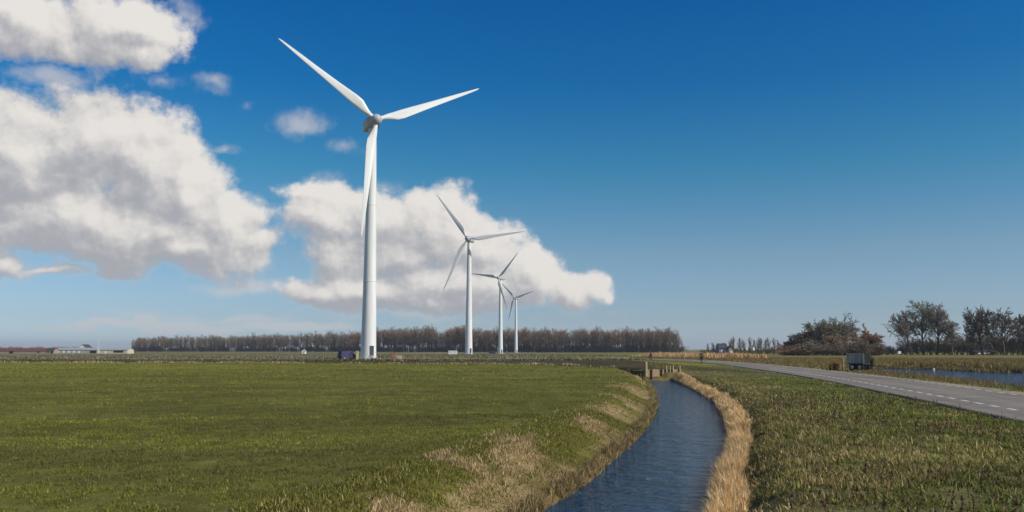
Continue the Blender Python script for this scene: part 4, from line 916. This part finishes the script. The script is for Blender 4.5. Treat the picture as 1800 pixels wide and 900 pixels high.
# concrete block and soil heap at the first turbine
bx_, by_, bz_ = TPOS[0]
def heap(label, px, y, rad, h, m):
    n = 22; V, F = [(0, 0, h)], []; 
    for ri, fr in enumerate((.35, .7, 1.0)):
        for k in range(n):
            a = 2 * PI * k / n; rr_ = rad * fr * (1 + .18 * math.sin(3 * a + ri) + random.uniform(-.08, .08)); V.append((rr_ * math.cos(a) * 1.5, rr_ * math.sin(a), h * (1 - fr ** 1.4) * random.uniform(.8, 1.1) - (.2 if fr == 1 else 0)))
    bm = bmesh.new(); vs = [bm.verts.new(v) for v in V]
    for k in range(n):
        bm.faces.new((vs[0], vs[1 + k], vs[1 + (k + 1) % n]))
        for ri in range(2): A0 = 1 + ri * n; bm.faces.new((vs[A0 + k], vs[A0 + n + k], vs[A0 + n + (k + 1) % n], vs[A0 + (k + 1) % n]))
    me = bpy.data.meshes.new('soil_heap'); bm.to_mesh(me); bm.free(); me.materials.append(m)
    x_ = XA(px, y); o = link('soil_heap', me); o.location = (x_, y, ground_z(x_, y)); tag(o, label, 'heap')
heap('reddish brown soil heap right of the foot of the nearest turbine', 694, 205, 1.9, 1.4, M_SOIL)
x_ = XA(702, 190); o = MB().box((1.0, .8, .9), (0, 0, .35), bevel=.08).build('concrete_block', M_CONC); o.location = (x_, 190, ground_z(x_, 190)); tag(o, 'pale concrete block in front of the brown soil heap', 'block')

# ------------------------------------------------------------------ plank headwall where the canal ends
a_ = Vector((*G(1137, 669, WL), 0)); b_ = Vector((*G(1194, 668, WL), 0)); ax = (b_ - a_); Lh = ax.length; ang = math.atan2(ax.y, ax.x)
hw = empty('plank_headwall', ((a_.x + b_.x) / 2, (a_.y + b_.y) / 2, WL), ang); tag(hw, 'weathered plank headwall with upright posts where the canal ends', 'headwall')
for k in range(5): MB().box((Lh + .7, .07, .21), (random.uniform(-.03, .03), .08 + random.uniform(-.01, .01), .0 + .225 * k), bevel=.012).build('plank', [M_WOOD, M_WOODD][k < 2], hw)
for k, (px_, hh_) in enumerate([(-Lh / 2 - .12, 1.75), (-Lh / 2 + .55, 1.1), (-.15, 1.12), (.35, 1.4), (.75, 1.35), (1.1, 1.45), (Lh / 2 + .05, 1.4)]):
    MB().box((.14 if k else .24, .14 if k else .24, hh_ + .6), (px_, -.04 if k else -.06, hh_ / 2 - .3), bevel=.02).build('post', M_WOODD if k in (1, 2) else M_WOOD, hw)
# earth behind the planks
mb = MB(); mb.box((Lh + .5, 2.4, 1.2), (0, 1.33, .28), bevel=.05); o = mb.build('earth_fill', mat('turf_fill', (.10, .10, .035), .95, .1, .3, 3), hw)
# old timber groyne post line on the left shoulder
for k in range(6):
    x_, y_ = G(1106 + 5 * k, 655 + 2.4 * k, -.3); o = MB().tube((0, 0, -.5), (random.uniform(-.06, .06), 0, .35 + .25 * random.random()), .08, .07, 8).build('timber_stake', M_WOODD, None, 40)
    o.location = (x_, y_, ground_z(x_, y_)); tag(o, 'dark timber stake, %s from the left in the row beside the plank headwall' % ORD[k], 'stake', 'dark stakes left of the headwall')

# ------------------------------------------------------------------ grey trailer on the verge
tx_, ty_ = G(1505, 651.5); tr = empty('farm_trailer', (tx_, ty_, ground_z(tx_, ty_)), R_(-48)); tag(tr, 'grey slatted box trailer on dark wheels parked beside the road', 'trailer')
Lb, Wb, z0 = 1.85, 1.3, .72
MB().box((Lb, Wb, .1), (0, .65, z0), bevel=.01).build('bed', M_DOOR, tr)
M_SLAT = mat('grey_boards', (.30, .30, .275), .75, .25, .2, 5, bump=.3)
for k in range(5):
    for yy in (0, Wb): MB().box((Lb, .035, .185), (0, yy, z0 + .16 + .205 * k), bevel=.008).build('slat', M_SLAT, tr)
    MB().box((.035, Wb - .08, .185), (-Lb / 2 + .02, Wb / 2, z0 + .16 + .205 * k), bevel=.008).build('slat', M_SLAT, tr)
MB().box((.05, Wb - .05, 1.12), (Lb / 2, Wb / 2, z0 + .6), bevel=.01).build('tailgate', mat('black_tailgate', (.016, .016, .015), .8, .15), tr)
for px_ in (-Lb / 2 + .03, -.2, .45, Lb / 2 - .08):
    MB().box((.07, .05, 1.15), (px_, -.045, z0 + .55), bevel=.008).build('stanchion', M_STEEL, tr)
for px_ in (-.35, .45):
    for yy in (-.02, Wb + .02):
        w_ = MB().lathe([(.2, -.1), (.36, -.1), (.385, -.06), (.385, .06), (.36, .1), (.2, .1)], 22, Matrix.Translation((px_, yy, .385)) @ Matrix.Rotation(PI / 2, 4, 'X')).build('wheel', M_RUB, tr, 40)
        MB().lathe([(.05, -.125), (.19, -.115), (.19, .115), (.05, .125)], 16, Matrix.Translation((px_, yy, .385)) @ Matrix.Rotation(PI / 2, 4, 'X')).build('rim', M_STEEL, w_, 40)
MB().tube((Lb / 2, Wb / 2, z0 - .1), (Lb / 2 + 1.2, Wb / 2, .45), .05, n=8).build('drawbar', M_DOOR, tr)
MB().tube((Lb / 2 + 1.15, Wb / 2, .5), (Lb / 2 + 1.15, Wb / 2, 0), .04, n=8).build('jack_leg', M_DOOR, tr)
marker('wooden_post', 'pale leaning wooden post just left of the grey trailer', 1483, 652, 1.3, .16, M_WOOD)
# bramble of rusty stems left of the trailer, dark bush right of it
rb = tree_meshes(501, 1.2, 2.6, M_BARKB, mat('rust_stems', (.24, .13, .05), .9, .1, .3, 3), .012, **dict(BUSH, r0=.02, stems=22))
x_, y_ = G(1466, 650.5); place_tree('rusty_bush', rb, (x_, y_, ground_z(x_, y_)), 0, (1, 1, 1), 'low rusty brown bush left of the grey trailer', None, 'bush')
rb = tree_meshes(502, 1.75, 1.6, M_BARK, mat('dark_stems', (.045, .045, .025), .9, .1, .3, 3), .014, **dict(BUSH, r0=.02, stems=26))
x_, y_ = G(1524, 648.5); place_tree('dark_bush', rb, (x_, y_, ground_z(x_, y_)), 1, (1, 1, 1), 'dark dense bush against the right end of the trailer', None, 'bush')

# ------------------------------------------------------------------ cyclists
def skin(name, chains, m, parent=None, sub=2):
    """chains: list of vertex lists (x,y,z,r); chain starting with ('j', index) hooks on an earlier vertex"""
    V, E, Rd = [], [], []
    for ch in chains:
        prev = None
        for c in ch:
            if c[0] == 'j': prev = c[1]; continue
            V.append(c[:3]); Rd.append(c[3]); 
            if prev is not None: E.append((prev, len(V) - 1))
            prev = len(V) - 1
    me = bpy.data.meshes.new(name); me.from_pydata(V, E, []); me.update(); me.materials.append(m)
    o = link(name, me, parent); md = o.modifiers.new('skin', 'SKIN'); md.use_smooth_shade = True
    if not me.skin_vertices: me.skin_vertices.new()
    for i, v in enumerate(me.skin_vertices[0].data): v.radius = (Rd[i], Rd[i]) if not isinstance(Rd[i], tuple) else Rd[i]; v.use_root = (i == 0)
    s_ = o.modifiers.new('sub', 'SUBSURF'); s_.levels = s_.render_levels = sub
    return o
M_SKIN = mat('skin', (.45, .28, .2), .6); M_HAIR = mat('dark_hair', (.03, .022, .018), .7)
M_JEAN = mat('dark_trousers', (.03, .032, .045), .85, .2, .2, 20)
def cyclist(px, foot, rz, jacket, jlabel, blabel):
    x_, y_ = G(px, foot); z_ = ground_z(x_, y_) + .06
    bk = empty('bicycle', (x_, y_, z_), rz); tag(bk, blabel, 'bicycle')
    blk = M_DOOR                                                       # bicycle runs along local +Y
    for yy in (-.53, .53):
        M = Matrix.Translation((0, yy, .34)) @ Matrix.Rotation(PI / 2, 4, 'Y'); bm = bmesh.new(); n, q = 28, 6; rings = []
        for k in range(n):
            a = 2 * PI * k / n; rings.append([bm.verts.new(((.325 + .02 * math.cos(2 * PI * j / q)) * math.cos(a), (.325 + .02 * math.cos(2 * PI * j / q)) * math.sin(a), .02 * math.sin(2 * PI * j / q))) for j in range(q)])
        for k in range(n):
            for j in range(q): bm.faces.new((rings[k][j], rings[(k + 1) % n][j], rings[(k + 1) % n][(j + 1) % q], rings[k][(j + 1) % q]))
        bmesh.ops.transform(bm, matrix=M, verts=bm.verts); me = bpy.data.meshes.new('wheel'); bm.to_mesh(me); bm.free(); me.materials.append(M_RUB); wh = link('wheel', me, bk)
        sp_ = MB(); sp_.tube((-.05, yy, .34), (.05, yy, .34), .025, n=8)
        for k in range(12): a = 2 * PI * k / 12; sp_.tube((0, yy, .34), (0, yy + .31 * math.cos(a), .34 + .31 * math.sin(a)), .003, n=3)
        sp_.build('spokes', M_STEEL, wh)
    fr = MB()
    for p, q in [((0, -.53, .34), (0, -.08, .3)), ((0, -.53, .34), (0, -.2, .82)), ((0, -.08, .3), (0, -.24, .92)), ((0, -.08, .3), (0, .36, .78)), ((0, -.2, .8), (0, .34, .86)), ((0, .53, .34), (0, .33, 1.0))]: fr.tube(p, q, .018, n=8)
    fr.build('frame', blk, bk)
    MB().tube((-.28, .22, 1.05), (.28, .22, 1.05), .014, n=8).tube((-.01, .33, 1.0), (0, .28, 1.06), .016, n=8).build('handlebar', M_STEEL, bk)
    MB().box((.17, .25, .07), (0, -.26, .95), bevel=.03).build('saddle', M_RUB, bk)
    MB().tube((-.08, -.08, .3), (.08, -.08, .3), .02, n=8).tube((.09, -.08, .3), (.09, -.02, .15), .012, n=6).tube((-.09, -.08, .3), (-.09, -.14, .45), .012, n=6).box((.1, .07, .02), (.15, -.02, .14)).box((.1, .07, .02), (-.15, -.14, .46)).build('crank', M_STEEL, bk)
    ps = empty('person', (x_, y_, z_), rz); tag(ps, jlabel, 'person')
    hip = (0, -.26, 1.03)
    spine = [(0, -.26, 1.03, (.15, .11)), (0, -.22, 1.2, (.14, .1)), (0, -.14, 1.42, (.16, .11)), (0, -.09, 1.53, (.09, .08)), (0, -.06, 1.60, (.05, .05)), (0, -.04, 1.68, (.075, .09)), (0, -.04, 1.77, (.075, .095)), (0, -.05, 1.83, (.045, .06))]
    def leg(s, knee, ank, toe): return [('j', 0), (s * .1, -.24, 1.0, .085), (s * .12, *knee, .06), (s * .13, *ank, .038), (s * .14, *toe, .03)]
    def arm(s): return [('j', 2), (s * .19, -.1, 1.46, .06), (s * .25, .02, 1.24, .042), (s * .25, .16, 1.1, .03), (s * .25, .22, 1.07, .026)]
    body = skin('body', [spine, leg(1, (.14, .66), (-.03, .25), (.09, .19)), leg(-1, (.14, .92), (-.13, .56), (0, .51)), arm(1), arm(-1)], M_SKIN, ps)
    jk = [(0, -.26, 1.02, (.175, .13)), (0, -.22, 1.2, (.17, .13)), (0, -.14, 1.42, (.19, .14)), (0, -.09, 1.54, (.1, .095))]
    skin('jacket', [jk, [('j', 2), (.2, -.1, 1.46, .085), (.26, .02, 1.24, .062), (.25, .15, 1.11, .048)], [('j', 2), (-.2, -.1, 1.46, .085), (-.26, .02, 1.24, .062), (-.25, .15, 1.11, .048)]], jacket, ps)
    skin('trousers', [[(0, -.26, 1.0, (.16, .13)), (.1, -.23, .99, .105), (.12, .14, .66, .078), (.13, -.02, .3, .058)], [('j', 0), (-.1, -.23, .99, .105), (-.12, .14, .92, .078), (-.13, -.11, .61, .058)]], M_JEAN, ps)
    skin('hair', [[(0, -.07, 1.72, (.085, .085)), (0, -.065, 1.80, (.09, .1)), (0, -.055, 1.85, (.06, .07))]], M_HAIR, ps)
    for sg in (1, -1):
        ft = (.06, .17) if sg > 0 else (-.03, .49); MB().box((.09, .26, .09), (sg * .14, ft[0], ft[1]), bevel=.03).build('shoe', M_RUB, ps)
        h_ = MB(); h_.box((.03, .09, .08), (sg * .25, .215, 1.075), bevel=.012)
        for k in range(4): h_.tube((sg * (.235 + .012 * k), .245, 1.09), (sg * (.235 + .012 * k), .235, 1.035 + .004 * k), .008, .007, 6)
        h_.tube((sg * .23, .2, 1.07), (sg * .215, .225, 1.04), .009, .008, 6); h_.build('hand', M_SKIN, ps)
    MB().lathe([(.018, -.03), (.022, 0), (.01, .03)], 10, Matrix.Translation((0, .055, 1.71))).build('nose', M_SKIN, ps)
M_JB = mat('brown_jacket', (.06, .03, .018), .85, .2, .2, 15); M_JR = mat('dark_red_jacket', (.12, .018, .03), .85, .2, .2, 15)
cyclist(1232.5, 639.6, R_(18), M_JB, 'cyclist in a dark brown jacket on the road bend beside the pale reeds', 'black bicycle under the cyclist in the brown jacket')
cyclist(1143, 634.4, R_(70), M_JR, 'cyclist in a dark red jacket above the plank headwall', 'black bicycle under the cyclist in the dark red jacket')

# ------------------------------------------------------------------ haze in the air
mh = bpy.data.materials.new('pale_haze'); mh.use_nodes = True; tr = mh.node_tree; tr.nodes.clear()
pv = tr.nodes.new('ShaderNodeVolumePrincipled'); pv.inputs['Density'].default_value = .0001; pv.inputs['Color'].default_value = (.92, .95, 1, 1); pv.inputs['Anisotropy'].default_value = .2
ou = tr.nodes.new('ShaderNodeOutputMaterial'); tr.links.new(pv.outputs[0], ou.inputs['Volume'])
bx0, bx1, by0, by1 = gx.min() - 60, gx.max() + 60, gy.min() - 60, gy.max() + 60
h = MB().box((bx1 - bx0, by1 - by0, 91), ((bx0 + bx1) / 2, (by0 + by1) / 2, 42.8)).build('haze', mh); tag(h, kind='stuff')
